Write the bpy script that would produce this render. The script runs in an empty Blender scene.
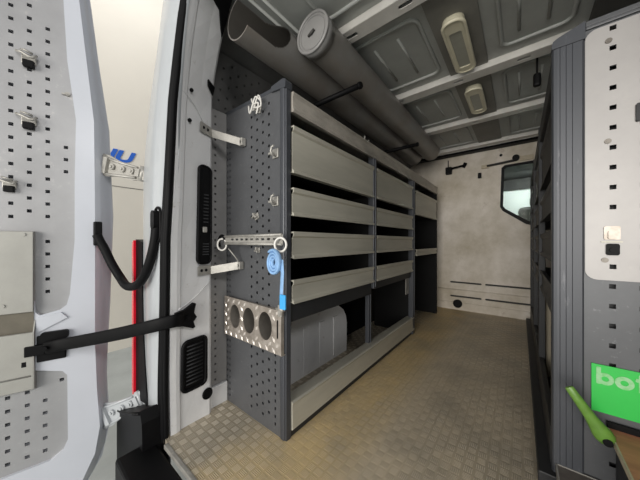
import bpy, bmesh, math, random
from mathutils import Vector, Matrix
random.seed(7)
scene = bpy.context.scene
COL = scene.collection

# ------------------------------------------------------------------ camera
cam_d = bpy.data.cameras.new('camera')
cam_d.lens = 250 / 640 * 36
cam_d.sensor_width = 36
cam_d.shift_y = 2 / 640
cam_d.clip_start = 0.01
cam = bpy.data.objects.new('camera', cam_d)
COL.objects.link(cam)
cam.location = (0, 0, 0.95)
cam.rotation_euler = (math.radians(90), 0, 0.6747409)
scene.camera = cam

# ------------------------------------------------------------------ world, lamps, exposure
w = bpy.data.worlds.new('world')
scene.world = w
w.use_nodes = True
bg = w.node_tree.nodes['Background']
bg.inputs[0].default_value = (0.95, 0.97, 1.0, 1)
bg.inputs[1].default_value = 0.3


def area(name, loc, rot, sx, sy, power, color=(1, 1, 1)):
    l = bpy.data.lights.new(name, 'AREA')
    l.shape = 'RECTANGLE'
    l.size = sx
    l.size_y = sy
    l.energy = power
    l.color = color
    o = bpy.data.objects.new(name, l)
    COL.objects.link(o)
    o.location = loc
    o.rotation_euler = rot
    return o


area('added_rear_fill', (0.2, -5.0, 1.5), (math.radians(90), 0, 0), 4.5, 3.0, 330, (1.0, 0.965, 0.91))  # added soft source behind the camera, brightens the bulkhead
area('garage_ceiling_lamp', (2.4, -0.5, 2.8), (math.radians(58), 0, math.radians(78)), 2.0, 0.5, 48, (1.0, 0.98, 0.96))
area('garage_ceiling_lamp', (-3.3, 0.8, 5.5), (0, 0, 0), 1.0, 3.0, 46, (1.0, 0.98, 0.95))

vs = scene.view_settings
vs.view_transform = 'Standard'
vs.look = 'None'
vs.gamma = 1
vs.exposure = 0.3
vs.use_curve_mapping = False


# ------------------------------------------------------------------ materials
def mat(name, col, rough=0.5, metal=0.0, var=0.0, vscale=6, col2=None, bump=0.0, bscale=60, stretch=(1, 1, 1),
        spots=0.0, spot_col=(0.1, 0.08, 0.06), sscale=14, coat=0.0, spec=None):
    m = bpy.data.materials.new(name)
    m.use_nodes = True
    nt = m.node_tree
    N = nt.nodes
    b = N['Principled BSDF']
    b.inputs['Base Color'].default_value = (*col, 1)
    b.inputs['Roughness'].default_value = rough
    b.inputs['Metallic'].default_value = metal
    if spec is not None:
        b.inputs['Specular IOR Level'].default_value = spec
    if coat:
        b.inputs['Coat Weight'].default_value = coat
    geo = N.new('ShaderNodeTexCoord')
    mp = N.new('ShaderNodeMapping')
    mp.inputs['Scale'].default_value = stretch
    nt.links.new(geo.outputs['Object'], mp.inputs[0])
    out = None
    if var:
        n = N.new('ShaderNodeTexNoise')
        n.inputs['Scale'].default_value = vscale
        n.inputs['Detail'].default_value = 6
        n.inputs['Roughness'].default_value = 0.65
        nt.links.new(mp.outputs[0], n.inputs['Vector'])
        r = N.new('ShaderNodeValToRGB')
        r.color_ramp.elements[0].position = 0.35
        r.color_ramp.elements[1].position = 0.68
        c2 = col2 or tuple(c * (1 - var) for c in col)
        r.color_ramp.elements[0].color = (*c2, 1)
        r.color_ramp.elements[1].color = (*col, 1)
        nt.links.new(n.outputs[0], r.inputs[0])
        out = r.outputs[0]
    if spots:
        n = N.new('ShaderNodeTexNoise')
        n.inputs['Scale'].default_value = sscale
        n.inputs['Detail'].default_value = 8
        n.inputs['Roughness'].default_value = 0.75
        nt.links.new(mp.outputs[0], n.inputs['Vector'])
        r = N.new('ShaderNodeValToRGB')
        r.color_ramp.elements[0].position = 0.60
        r.color_ramp.elements[1].position = 0.72
        r.color_ramp.elements[0].color = (0, 0, 0, 1)
        r.color_ramp.elements[1].color = (spots, spots, spots, 1)
        nt.links.new(n.outputs[0], r.inputs[0])
        mx = N.new('ShaderNodeMixRGB')
        nt.links.new(r.outputs[0], mx.inputs[0])
        if out:
            nt.links.new(out, mx.inputs[1])
        else:
            mx.inputs[1].default_value = (*col, 1)
        mx.inputs[2].default_value = (*spot_col, 1)
        out = mx.outputs[0]
    if out:
        nt.links.new(out, b.inputs['Base Color'])
    if bump:
        n = N.new('ShaderNodeTexNoise')
        n.inputs['Scale'].default_value = bscale
        n.inputs['Detail'].default_value = 3
        nt.links.new(mp.outputs[0], n.inputs['Vector'])
        bp = N.new('ShaderNodeBump')
        bp.inputs['Strength'].default_value = bump
        bp.inputs['Distance'].default_value = 0.003
        nt.links.new(n.outputs[0], bp.inputs['Height'])
        nt.links.new(bp.outputs[0], b.inputs['Normal'])
    return m


rack_grey = mat('rack_grey_paint', (0.100, 0.103, 0.109), 0.42, 0.25, 0.15, 5, bump=0.05, spots=0.5,
                spot_col=(0.27, 0.27, 0.28), sscale=38)
rack_dark = mat('rack_dark_paint', (0.024, 0.025, 0.027), 0.55, 0.1, 0.2, 5, spots=0.25, spot_col=(0.12, 0.12, 0.12), sscale=30)
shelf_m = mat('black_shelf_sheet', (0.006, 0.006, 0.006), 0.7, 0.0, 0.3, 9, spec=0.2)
rack_post = mat('rack_post_paint', (0.056, 0.060, 0.069), 0.42, 0.2, 0.12, 7, stretch=(1, 1, 0.15), spots=0.4,
                spot_col=(0.32, 0.33, 0.35), sscale=30)
tray_metal = mat('galvanised_tray_metal', (0.50, 0.48, 0.405), 0.42, 0.2, 0.22, 4, stretch=(1, 0.3, 2),
                 spots=0.35, spot_col=(0.5, 0.47, 0.4), sscale=25)
rail_metal = mat('scuffed_aluminium_rail', (0.52, 0.48, 0.42), 0.4, 0.25, 0.45, 7, stretch=(1, 0.4, 1),
                 spots=0.5, spot_col=(0.16, 0.12, 0.09), sscale=20)
alu = mat('bright_galvanised_steel', (0.42, 0.405, 0.37), 0.45, 0.4, 0.3, 25)
alu_dirty = mat('dirty_tread_aluminium', (0.52, 0.47, 0.42), 0.42, 0.55, 0.4, 18, col2=(0.3, 0.26, 0.22))
alu_shine = mat('worn_tread_bars', (0.8, 0.74, 0.68), 0.3, 0.5, 0.15, 30)
white_paint = mat('white_van_paint', (0.41, 0.43, 0.445), 0.3, 0.0, 0.10, 2.5, coat=0.3, spots=0.35,
                  spot_col=(0.42, 0.40, 0.37), sscale=9)
frame_paint = mat('white_frame_paint', (0.72, 0.72, 0.72), 0.4, 0.0, 0.12, 3, spots=0.6,
                  spot_col=(0.33, 0.29, 0.24), sscale=16)
door_paint = mat('white_door_paint', (0.50, 0.52, 0.565), 0.28, 0.0, 0.06, 3, coat=0.4)
bulk_paint = mat('dirty_bulkhead_paint', (0.80, 0.74, 0.67), 0.5, 0.0, 0.4, 1.6, col2=(0.45, 0.39, 0.29),
                 spots=0.55, spot_col=(0.27, 0.2, 0.12), sscale=6)
roof_paint = mat('grey_roof_paint', (0.37, 0.38, 0.36), 0.45, 0.0, 0.18, 3, spots=0.3, spot_col=(0.25, 0.22, 0.15), sscale=7)
rib_paint = mat('pale_roof_rib_paint', (0.66, 0.64, 0.6), 0.4, 0.0, 0.2, 5)
channel_m = mat('roof_channel', (0.20, 0.195, 0.175), 0.6, 0.0, 0.2, 5)
sleeve_m = mat('dull_pipe_steel', (0.22, 0.2, 0.175), 0.45, 0.4, 0.3, 12)
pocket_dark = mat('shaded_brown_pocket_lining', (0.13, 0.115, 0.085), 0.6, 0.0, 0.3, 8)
lining_m = mat('dark_side_lining', (0.05, 0.048, 0.045), 0.7, 0.0, 0.3, 6)
perf_light = mat('light_grey_perforated_sheet', (0.36, 0.36, 0.365), 0.42, 0.3, 0.16, 3, spots=0.5,
                 spot_col=(0.55, 0.53, 0.5), sscale=12, bump=0.04)
pocket_m = mat('beige_grey_pocket_metal', (0.36, 0.355, 0.325), 0.45, 0.2, 0.16, 4, spots=0.4, spot_col=(0.3, 0.27, 0.2), sscale=10)
plate_m = mat('worn_light_aluminium_plate', (0.38, 0.365, 0.355), 0.42, 0.25, 0.16, 2.5, spots=0.5,
              spot_col=(0.42, 0.40, 0.38), sscale=6)
lining_perf = mat('grey_wall_perforated_sheet', (0.15, 0.148, 0.145), 0.55, 0.1, 0.25, 4)
lining_near = mat('near_wall_perforated_sheet', (0.27, 0.265, 0.26), 0.5, 0.2, 0.2, 4)
tube_m = mat('grey_plastic_tube', (0.20, 0.195, 0.185), 0.36, 0.0, 0.18, 4, col2=(0.17, 0.15, 0.13), spots=0.2,
             spot_col=(0.36, 0.28, 0.22), sscale=8)
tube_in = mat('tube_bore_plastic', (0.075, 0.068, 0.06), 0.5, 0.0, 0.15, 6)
cap_m = mat('tube_cap_plastic', (0.24, 0.235, 0.23), 0.35, 0.0, 0.1, 8)
black_p = mat('black_plastic', (0.004, 0.004, 0.0045), 0.5, 0.0, 0.3, 20, spec=0.14)
rubber = mat('black_rubber', (0.004, 0.004, 0.0045), 0.55, 0.0, 0.3, 20, spec=0.12)
bumper_m = mat('black_textured_bumper', (0.004, 0.004, 0.0045), 0.5, 0.0, 0.3, 20, bump=0.1, bscale=300, spec=0.16)
cream_p = mat('cream_lamp_plastic', (0.66, 0.62, 0.47), 0.4, 0.0, 0.1, 6)
lens_g = mat('dull_lamp_lens', (0.33, 0.33, 0.28), 0.3, 0.0, 0.1, 20)
blue_s = mat('blue_webbing', (0.24, 0.42, 0.68), 0.6, 0.0, 0.25, 30)
blue_b = mat('bright_blue_webbing', (0.05, 0.38, 0.78), 0.6, 0.0, 0.15, 30)
sign_g = mat('green_sign_paint', (0.025, 0.52, 0.07), 0.4, 0.0, 0.12, 6)
sign_w = mat('faded_white_sign_letters', (0.38, 0.60, 0.38), 0.5, 0.0, 0.35, 40, col2=(0.15, 0.52, 0.16))
lever_g = mat('worn_green_handle', (0.13, 0.27, 0.045), 0.35, 0.0, 0.3, 25, spots=0.4, spot_col=(0.4, 0.48, 0.2), sscale=30)
ply = mat('scuffed_plywood', (0.58, 0.24, 0.14), 0.55, 0.0, 0.3, 7, stretch=(1, 4, 1), spots=0.3, spot_col=(0.45, 0.34, 0.24), sscale=14)
ply_edge = mat('pale_plywood_edge', (0.6, 0.52, 0.38), 0.6, 0.0, 0.3, 40, stretch=(1, 0.2, 4))
ply_dark = mat('dark_phenolic_board', (0.07, 0.06, 0.055), 0.4, 0.0, 0.5, 14, col2=(0.15, 0.13, 0.11))
blue_l = mat('blue_vinyl_letter', (0.02, 0.12, 0.55), 0.4)
garage_m = mat('cream_garage_wall', (0.74, 0.70, 0.62), 0.5, 0.0, 0.05, 1.2)
ground_m = mat('pale_concrete', (0.5, 0.53, 0.52), 0.6, 0.0, 0.2, 2)
cab_w = mat('cab_pale_panel', (0.8, 0.86, 0.83), 0.5, 0.0, 0.1, 3)
cab_g = mat('cab_seat_fabric', (0.2, 0.21, 0.2), 0.8, 0.0, 0.2, 12)
card = mat('brown_cardboard', (0.4, 0.35, 0.26), 0.7, 0.0, 0.2, 6)


def lens_red():
    m = mat('red_tail_lens', (0.75, 0.01, 0.03), 0.15, 0.0, coat=0.5)
    return m


red = lens_red()


def glass():
    m = bpy.data.materials.new('tinted_window_glass')
    m.use_nodes = True
    b = m.node_tree.nodes['Principled BSDF']
    b.inputs['Base Color'].default_value = (0.9, 0.95, 0.93, 1)
    b.inputs['Roughness'].default_value = 0.02
    b.inputs['Transmission Weight'].default_value = 1.0
    b.inputs['IOR'].default_value = 1.1
    n = m.node_tree.nodes.new('ShaderNodeTexNoise')
    n.inputs['Scale'].default_value = 3
    return m


def tread(name, cell, base, bar, dirt, dirt_amt, metal=0.55):
    """five-bar tread plate: checker cells of short raised ribs, every other cell turned a quarter"""
    m = bpy.data.materials.new(name)
    m.use_nodes = True
    nt = m.node_tree
    N = nt.nodes
    L = nt.links.new
    b = N['Principled BSDF']
    tc = N.new('ShaderNodeTexCoord')
    sep = N.new('ShaderNodeSeparateXYZ')
    L(tc.outputs['Object'], sep.inputs[0])

    def M(op, a, c=None, d=None):
        n = N.new('ShaderNodeMath')
        n.operation = op
        for i, v in enumerate((a, c, d)):
            if v is None:
                continue
            if isinstance(v, (int, float)):
                n.inputs[i].default_value = v
            else:
                L(v, n.inputs[i])
        return n.outputs[0]
    x = M('DIVIDE', sep.outputs[0], cell)
    y = M('DIVIDE', sep.outputs[1], cell)
    fx = M('SUBTRACT', M('FRACT', x), 0.5)
    fy = M('SUBTRACT', M('FRACT', y), 0.5)
    par = M('MODULO', M('ADD', M('ADD', M('FLOOR', x), M('FLOOR', y)), 1000), 2)
    # local bar coordinates, swapped on odd cells
    a = M('ADD', M('MULTIPLY', fx, par), M('MULTIPLY', fy, M('SUBTRACT', 1, par)))
    c = M('ADD', M('MULTIPLY', fy, par), M('MULTIPLY', fx, M('SUBTRACT', 1, par)))
    wave = M('COSINE', M('MULTIPLY', a, 2 * math.pi * 5 / 0.86))
    bars = M('MULTIPLY', M('ADD', wave, 0.6), 0.9)
    bars = M('MAXIMUM', bars, 0)
    ma = M('SMOOTH_MIN', M('MULTIPLY', M('SUBTRACT', 0.43, M('ABSOLUTE', a)), 30), 1, 0.1)
    mc = M('SMOOTH_MIN', M('MULTIPLY', M('SUBTRACT', 0.40, M('ABSOLUTE', c)), 12), 1, 0.1)
    mask = M('MULTIPLY', M('MAXIMUM', ma, 0), M('MAXIMUM', mc, 0))
    h = M('MINIMUM', M('MULTIPLY', bars, mask), 1)
    n = N.new('ShaderNodeTexNoise')
    n.inputs['Scale'].default_value = 1.7
    n.inputs['Detail'].default_value = 7
    n.inputs['Roughness'].default_value = 0.7
    L(tc.outputs['Object'], n.inputs['Vector'])
    n2 = N.new('ShaderNodeTexNoise')
    n2.inputs['Scale'].default_value = 9
    n2.inputs['Detail'].default_value = 8
    L(tc.outputs['Object'], n2.inputs['Vector'])
    # dust bank along the foot of the left rack
    dx = M('SUBTRACT', sep.outputs[0], -0.37)
    bank = M('MAXIMUM', M('SUBTRACT', 1, M('MULTIPLY', M('ABSOLUTE', dx), 2.4)), 0)
    dust = M('MINIMUM', M('MAXIMUM', M('MULTIPLY', M('ADD', sep.outputs[0], 0.26), 2.0), 0), 0.30)
    dn = M('ADD', M('MULTIPLY', bank, 0.55), M('MULTIPLY', n.outputs[0], 0.75))
    dn = M('ADD', M('ADD', dn, dust), M('MULTIPLY', n2.outputs[0], 0.30))
    rp = N.new('ShaderNodeMapRange')
    rp.inputs[1].default_value = 0.60
    rp.inputs[2].default_value = 0.95
    rp.inputs[3].default_value = 0.08
    rp.inputs[4].default_value = dirt_amt
    L(dn, rp.inputs[0])
    mx = N.new('ShaderNodeMixRGB')
    L(M('MULTIPLY', h, M('ADD', 0.22, M('MULTIPLY', par, 0.72))), mx.inputs[0])   # one bar direction mixed brighter, its glint put into the colour
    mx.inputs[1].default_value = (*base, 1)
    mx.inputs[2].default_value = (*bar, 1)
    mx2 = N.new('ShaderNodeMixRGB')
    L(rp.outputs[0], mx2.inputs[0])
    L(mx.outputs[0], mx2.inputs[1])
    warm = N.new('ShaderNodeMixRGB')
    L(M('MINIMUM', M('MULTIPLY', dust, 3.2), 1), warm.inputs[0])
    warm.inputs[1].default_value = (*dirt, 1)
    warm.inputs[2].default_value = (0.60, 0.50, 0.355, 1)
    L(warm.outputs[0], mx2.inputs[2])
    n3 = N.new('ShaderNodeTexNoise')
    n3.inputs['Scale'].default_value = 3.2
    n3.inputs['Detail'].default_value = 5
    L(tc.outputs['Object'], n3.inputs['Vector'])
    sm = N.new('ShaderNodeMapRange')
    sm.inputs[1].default_value = 0.42
    sm.inputs[2].default_value = 0.66
    sm.inputs[4].default_value = 0.45
    L(n3.outputs[0], sm.inputs[0])
    mx3 = N.new('ShaderNodeMixRGB')
    L(sm.outputs[0], mx3.inputs[0])
    L(mx2.outputs[0], mx3.inputs[1])
    mx3.inputs[2].default_value = (0.27, 0.245, 0.20, 1)
    L(mx3.outputs[0], b.inputs['Base Color'])
    L(M('MULTIPLY', M('SUBTRACT', 1, M('MULTIPLY', rp.outputs[0], 0.8)), metal), b.inputs['Metallic'])
    L(M('ADD', 0.30, M('MULTIPLY', rp.outputs[0], 0.3)), b.inputs['Roughness'])
    bp = N.new('ShaderNodeBump')
    bp.inputs['Strength'].default_value = 0.9
    bp.inputs['Distance'].default_value = 0.002
    L(h, bp.inputs['Height'])
    L(bp.outputs[0], b.inputs['Normal'])
    return m


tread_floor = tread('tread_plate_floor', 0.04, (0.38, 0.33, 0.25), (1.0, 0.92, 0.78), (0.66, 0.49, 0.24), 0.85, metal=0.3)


# ------------------------------------------------------------------ mesh helpers
class B:
    """collects shapes and is linked as one mesh object"""

    def __init__(self):
        self.bm = bmesh.new()
        self.mi = 0

    def _faces(self, vs, fs, smooth=False):
        v = [self.bm.verts.new(p) for p in vs]
        for f in fs:
            try:
                q = self.bm.faces.new([v[i] for i in f])
                q.material_index = self.mi
                q.smooth = smooth
            except ValueError:
                pass
        return self

    def box(self, x0, x1, y0, y1, z0, z1, bev=0.0, M=None):
        t = bmesh.new()
        bmesh.ops.create_cube(t, size=1)
        for v in t.verts:
            v.co = Vector(((x0 + x1) / 2 + v.co.x * (x1 - x0), (y0 + y1) / 2 + v.co.y * (y1 - y0),
                           (z0 + z1) / 2 + v.co.z * (z1 - z0)))
        if bev:
            bmesh.ops.bevel(t, geom=list(t.edges), offset=bev, segments=2, affect='EDGES', profile=0.5)
        return self.merge(t, M)

    def merge(self, t, M=None):
        if M is not None:
            t.transform(M)
        t.verts.index_update()
        vs = [v.co.copy() for v in t.verts]
        fs = [[v.index for v in f.verts] for f in t.faces]
        sm = [f.smooth for f in t.faces]
        v = [self.bm.verts.new(p) for p in vs]
        for f, s in zip(fs, sm):
            try:
                q = self.bm.faces.new([v[i] for i in f])
                q.material_index = self.mi
                q.smooth = s
            except ValueError:
                pass
        t.free()
        return self

    def cyl(self, p0, p1, r, n=20, r1=None, cap=True):
        p0, p1 = Vector(p0), Vector(p1)
        r1 = r if r1 is None else r1
        d = (p1 - p0).normalized()
        a = d.orthogonal().normalized()
        c = d.cross(a)
        vs = []
        for p, rr in ((p0, r), (p1, r1)):
            for i in range(n):
                t = 2 * math.pi * i / n
                vs.append(p + (a * math.cos(t) + c * math.sin(t)) * rr)
        v = [self.bm.verts.new(p) for p in vs]
        for i in range(n):
            q = self.bm.faces.new([v[i], v[(i + 1) % n], v[n + (i + 1) % n], v[n + i]])
            q.smooth = True
            q.material_index = self.mi
        if cap:
            for f in (list(reversed(v[:n])), v[n:]):
                self.bm.faces.new(f).material_index = self.mi
        return self

    def tube(self, pts, r, n=12, closed=False, flat=None):
        """sweep a circle (or an ellipse: flat = (direction, other radius)) along points"""
        pts = [Vector(p) for p in pts]
        rings = []
        m = len(pts)
        prev = None
        for i, p in enumerate(pts):
            if closed:
                d = (pts[(i + 1) % m] - pts[i - 1]).normalized()
            else:
                d = (pts[min(i + 1, m - 1)] - pts[max(i - 1, 0)]).normalized()
            if flat:
                a = Vector(flat[0])
                a = (a - d * a.dot(d)).normalized()
            elif prev is None:
                a = d.orthogonal().normalized()
            else:
                a = (prev - d * prev.dot(d)).normalized()
            prev = a
            c = d.cross(a)
            rb = flat[1] if flat else r
            rings.append([self.bm.verts.new(p + a * math.cos(2 * math.pi * k / n) * r + c * math.sin(2 * math.pi * k / n) * rb)
                          for k in range(n)])
        rng = range(m) if closed else range(m - 1)
        for i in rng:
            A, C = rings[i], rings[(i + 1) % m]
            for k in range(n):
                q = self.bm.faces.new([A[k], A[(k + 1) % n], C[(k + 1) % n], C[k]])
                q.smooth = True
                q.material_index = self.mi
        if not closed:
            self.bm.faces.new(list(reversed(rings[0]))).material_index = self.mi
            self.bm.faces.new(rings[-1]).material_index = self.mi
        return self

    def prism(self, poly, t0, t1, M=None):
        """2D polygon extruded in local z from t0 to t1, placed by M"""
        t = bmesh.new()
        lo = [t.verts.new((x, y, t0)) for x, y in poly]
        hi = [t.verts.new((x, y, t1)) for x, y in poly]
        n = len(poly)
        t.faces.new(list(reversed(lo)))
        t.faces.new(hi)
        for i in range(n):
            t.faces.new([lo[i], lo[(i + 1) % n], hi[(i + 1) % n], hi[i]])
        bmesh.ops.recalc_face_normals(t, faces=list(t.faces))
        return self.merge(t, M)

    def plate(self, outer, holes, t0, t1, M=None):
        """sheet with real holes, from a filled 2D curve"""
        cu = bpy.data.curves.new('tmp', 'CURVE')
        cu.dimensions = '2D'
        cu.fill_mode = 'BOTH'
        cu.extrude = abs(t1 - t0) / 2
        for poly in [outer] + holes:
            s = cu.splines.new('POLY')
            s.points.add(len(poly) - 1)
            for i, (x, y) in enumerate(poly):
                s.points[i].co = (x, y, 0, 1)
            s.use_cyclic_u = True
        o = bpy.data.objects.new('tmp', cu)
        COL.objects.link(o)
        dg = bpy.context.evaluated_depsgraph_get()
        me = bpy.data.meshes.new_from_object(o.evaluated_get(dg))
        t = bmesh.new()
        t.from_mesh(me)
        for f in t.faces:
            f.smooth = False
        bmesh.ops.translate(t, vec=(0, 0, (t0 + t1) / 2), verts=list(t.verts))
        bpy.data.objects.remove(o)
        bpy.data.curves.remove(cu)
        bpy.data.meshes.remove(me)
        return self.merge(t, M)

    def grid(self, rows, smooth=True):
        v = [[self.bm.verts.new(p) for p in r] for r in rows]
        for i in range(len(v) - 1):
            for j in range(len(v[0]) - 1):
                q = self.bm.faces.new([v[i][j], v[i][j + 1], v[i + 1][j + 1], v[i + 1][j]])
                q.smooth = smooth
                q.material_index = self.mi
        return self


OFF = {}


def mesh_ob(name, b, mats, parent=None, recalc=False):
    if recalc:
        bmesh.ops.recalc_face_normals(b.bm, faces=list(b.bm.faces))
    me = bpy.data.meshes.new(name)
    off = OFF[parent.name] if parent else None
    if off is None:
        xs = [v.co for v in b.bm.verts]
        lo = [min(c[i] for c in xs) for i in range(3)]
        hi = [max(c[i] for c in xs) for i in range(3)]
        off = Vector(((lo[0] + hi[0]) / 2, (lo[1] + hi[1]) / 2, lo[2]))
    bmesh.ops.translate(b.bm, vec=-off, verts=list(b.bm.verts))
    b.bm.to_mesh(me)
    b.bm.free()
    for m in (mats if isinstance(mats, (list, tuple)) else [mats]):
        me.materials.append(m)
    o = bpy.data.objects.new(name, me)
    COL.objects.link(o)
    if parent:
        o.parent = parent
    else:
        o.location = off
    OFF[o.name] = off
    return o


def thing(name, label, cat, loc, group=None):
    o = bpy.data.objects.new(name, None)
    COL.objects.link(o)
    o.empty_display_size = 0.05
    o.location = loc
    OFF[o.name] = Vector(loc)
    return tag(o, label, cat, group)


def tag(o, label, cat, group=None):
    o['label'] = label
    o['category'] = cat
    if group:
        o['group'] = group
    return o


def struct(name, b, m, recalc=False):
    o = mesh_ob(name, b, m, None, recalc)
    o['kind'] = 'structure'
    return o


def rrect(x0, x1, y0, y1, r, n=5):
    p = []
    for cx, cy, a0 in ((x1 - r, y1 - r, 0), (x0 + r, y1 - r, 90), (x0 + r, y0 + r, 180), (x1 - r, y0 + r, 270)):
        for i in range(n + 1):
            a = math.radians(a0 + 90 * i / n)
            p.append((cx + r * math.cos(a), cy + r * math.sin(a)))
    return p


def circ(cx, cy, r, n=20, ry=None):
    ry = ry or r
    return [(cx + r * math.cos(2 * math.pi * i / n), cy + ry * math.sin(2 * math.pi * i / n)) for i in range(n)]


def rect(cx, cy, w, h):
    return [(cx - w / 2, cy - h / 2), (cx + w / 2, cy - h / 2), (cx + w / 2, cy + h / 2), (cx - w / 2, cy + h / 2)]


def basis(o, ex, ey, ez):
    ex, ey, ez = Vector(ex).normalized(), Vector(ey).normalized(), Vector(ez).normalized()
    return Matrix(((ex.x, ey.x, ez.x, o[0]), (ex.y, ey.y, ez.y, o[1]), (ex.z, ey.z, ez.z, o[2]), (0, 0, 0, 1)))


def XZ(y):   # local (x, z) drawn on the plane Y=y, thickness grows towards -Y (the camera)
    return basis((0, y, 0), (1, 0, 0), (0, 0, 1), (0, -1, 0))


def YZ(x):   # local (y, z) on the plane X=x, thickness grows towards +X
    return basis((x, 0, 0), (0, 1, 0), (0, 0, 1), (1, 0, 0))


def lerp(tab, z):
    if z <= tab[0][0]:
        return tab[0][1]
    for (a, va), (b, vb) in zip(tab, tab[1:]):
        if z <= b:
            t = (z - a) / (b - a)
            return va + (vb - va) * t
    return tab[-1][1]


def smooth_path(P, n=4):
    P = [Vector(p) for p in P]
    out = []
    for i in range(len(P) - 1):
        p0, p1, p2, p3 = P[max(i - 1, 0)], P[i], P[i + 1], P[min(i + 2, len(P) - 1)]
        for k in range(n):
            t = k / n
            out.append(0.5 * ((2 * p1) + (p2 - p0) * t + (2 * p0 - 5 * p1 + 4 * p2 - p3) * t * t + (3 * p1 - p0 - 3 * p2 + p3) * t ** 3))
    out.append(P[-1])
    return out



# ================================================================== SETTING
# floor of the load bay
FLZ = 0.0
b = B().box(-1.42, 0.64, 0.475, 3.97, -0.03, 0.0)
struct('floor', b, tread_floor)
b = B().box(-1.30, 0.60, 0.456, 0.474, -0.018, 0.003, 0.003)
for i in range(12):
    b.cyl((-1.22 + i * 0.15, 0.465, 0.001), (-1.22 + i * 0.15, 0.465, 0.005), 0.005, 10)
struct('trim_1', b, alu)
# garage ground and wall
struct('floor', B().box(-6, 4, -5, 8, -0.65, -0.6), ground_m)
wl = B().box(-4.6, -4.5, -3, 6, -0.6, 12)
for z in (1.745,):
    wl.mi = 1
    wl.box(-4.502, -4.497, -3, 6, z - 0.006, z + 0.006)
    wl.mi = 0
for y in (0.55, 1.33, 2.0):
    wl.box(-4.5, -4.485, y - 0.03, y + 0.03, -0.6, 1.73, 0.004)
struct('wall_left', wl, [garage_m, channel_m])

# inner left wall (follows the body bulge) and outer skin
WX = [(0.0, -1.40), (1.25, -1.40), (1.75, -1.53), (1.98, -1.47), (2.10, -1.36), (2.19, -1.20)]
zs = [0, 0.5, 1.0, 1.25, 1.45, 1.6, 1.75, 1.86, 1.98, 2.05, 2.10, 2.15, 2.20]
b = B()
b.grid([[(lerp(WX, z), y, z) for y in (0.70, 1.5, 2.5, 3.3, 3.97)] for z in zs])
b.grid([[(-1.72 + 0.28 * max(0, (z - 1.2) / 1.1) ** 1.6, y, z) for y in (0.56, 1.5, 2.5, 3.97)] for z in
        (-0.4, 0, 0.6, 1.2, 1.5, 1.8, 2.05, 2.2, 2.3)])
struct('wall_left', b, lining_perf)
# perforated lining sheet on that wall: real holes
holes = []


def wall_sheet(y0, y1, z0, z1, cols, pitch, hs, x, name, m, tilt=0.0):
    b = B()
    hl = []
    for k, y in enumerate(cols):
        z = z0 + 0.03 + (pitch / 2 if k % 2 else 0)
        while z < z1 - 0.02:
            hl.append(rect(y, z, hs, hs))
            z += pitch
    ex = (0, 1, 0)
    ey = (-math.sin(tilt), 0, math.cos(tilt))
    ez = Vector(ex).cross(Vector(ey))
    b.plate([(y0, z0), (y1, z0), (y1, z1), (y0, z1)], [[(py, pz) for py, pz in h] for h in hl], -0.001, 0.001,
            basis((x, 0, 0), ex, ey, ez))
    return b


b = wall_sheet(0.712, 0.826, 0.12, 1.72, (0.755,), 0.045, 0.011, -1.385, 's', lining_near)
struct('trim_2', b, lining_near)
b = B().box(-1.397, -1.372, 0.712, 0.826, 0.0, 0.115, 0.003)
struct('trim_3', b, frame_paint)
# lining above the rack, leaning with the wall
b = B()
hl = []
for k in range(22):
    y = 0.76 + k * 0.05
    z = 0.02 + (0.03 if k % 2 else 0)
    while z < 0.40:
        hl.append(rect(y, z, 0.011, 0.011))
        z += 0.06
b.plate([(0.73, 0.0), (2.0, 0.0), (2.0, 0.42), (0.73, 0.42)], hl, -0.001, 0.001,
        basis((-1.50, 0, 1.66), (0, 1, 0), (0.32, 0, 0.95), Vector((0, 1, 0)).cross(Vector((0.32, 0, 0.95)))))
struct('trim_4', b, lining_perf)

# rear body corner and inner pillar of the door opening
zl = [-0.42, -0.2, 0, 0.15, 0.3, 0.5, 0.7, 0.96, 1.15, 1.3, 1.45, 1.6, 1.74, 1.87, 1.96, 2.05, 2.17, 2.28]
BODY = [(-0.42, -1.50), (0.12, -1.522), (0.40, -1.58), (0.635, -1.60), (1.29, -1.60), (1.5, -1.555), (1.684, -1.493),
        (1.896, -1.396), (2.096, -1.32), (2.28, -1.22)]
SEAL = [(-0.42, -1.42), (0.177, -1.383), (0.675, -1.325), (0.959, -1.30), (1.234, -1.272), (1.586, -1.24), (1.789, -1.208),
        (1.977, -1.165), (2.28, -1.06)]
AX = [(-0.42, -1.345), (0, -1.334), (0.284, -1.319), (0.959, -1.267), (1.143, -1.25), (1.6, -1.226), (1.866, -1.19), (2.033, -1.153),
      (2.28, -1.05)]
AY = [(-0.42, 0.50), (0, 0.50), (0.284, 0.49), (0.959, 0.477), (1.6, 0.488), (1.87, 0.50), (2.28, 0.515)]
BX = [(-0.42, -1.337), (0.9, -1.337), (1.735, -1.326), (1.9, -1.28), (2.058, -1.204), (2.17, -1.13), (2.28, -1.05)]
b = B()
b.grid([[(lerp(BODY, z) - 0.10, 0.60, z), (lerp(BODY, z) - 0.045, 0.515, z), (lerp(BODY, z), 0.462, z), (lerp(BODY, z) + 0.012, 0.458, z),
         ((lerp(BODY, z) + lerp(SEAL, z)) / 2, 0.452, z), (lerp(SEAL, z) - 0.02, 0.456, z), (lerp(SEAL, z), 0.475, z),
         (lerp(SEAL, z) + 0.02, 0.50, z), (lerp(AX, z) - 0.012, lerp(AY, z) + 0.004, z)] for z in zl if True])
struct('wall_rear', b, white_paint)
b = B()


def surf(y, z, h=0.0):
    ay = lerp(AY, z)
    t = (y - ay) / (0.71 - ay)
    return Vector((lerp(AX, z) + (lerp(BX, z) - lerp(AX, z)) * t + h, y, z))


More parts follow.
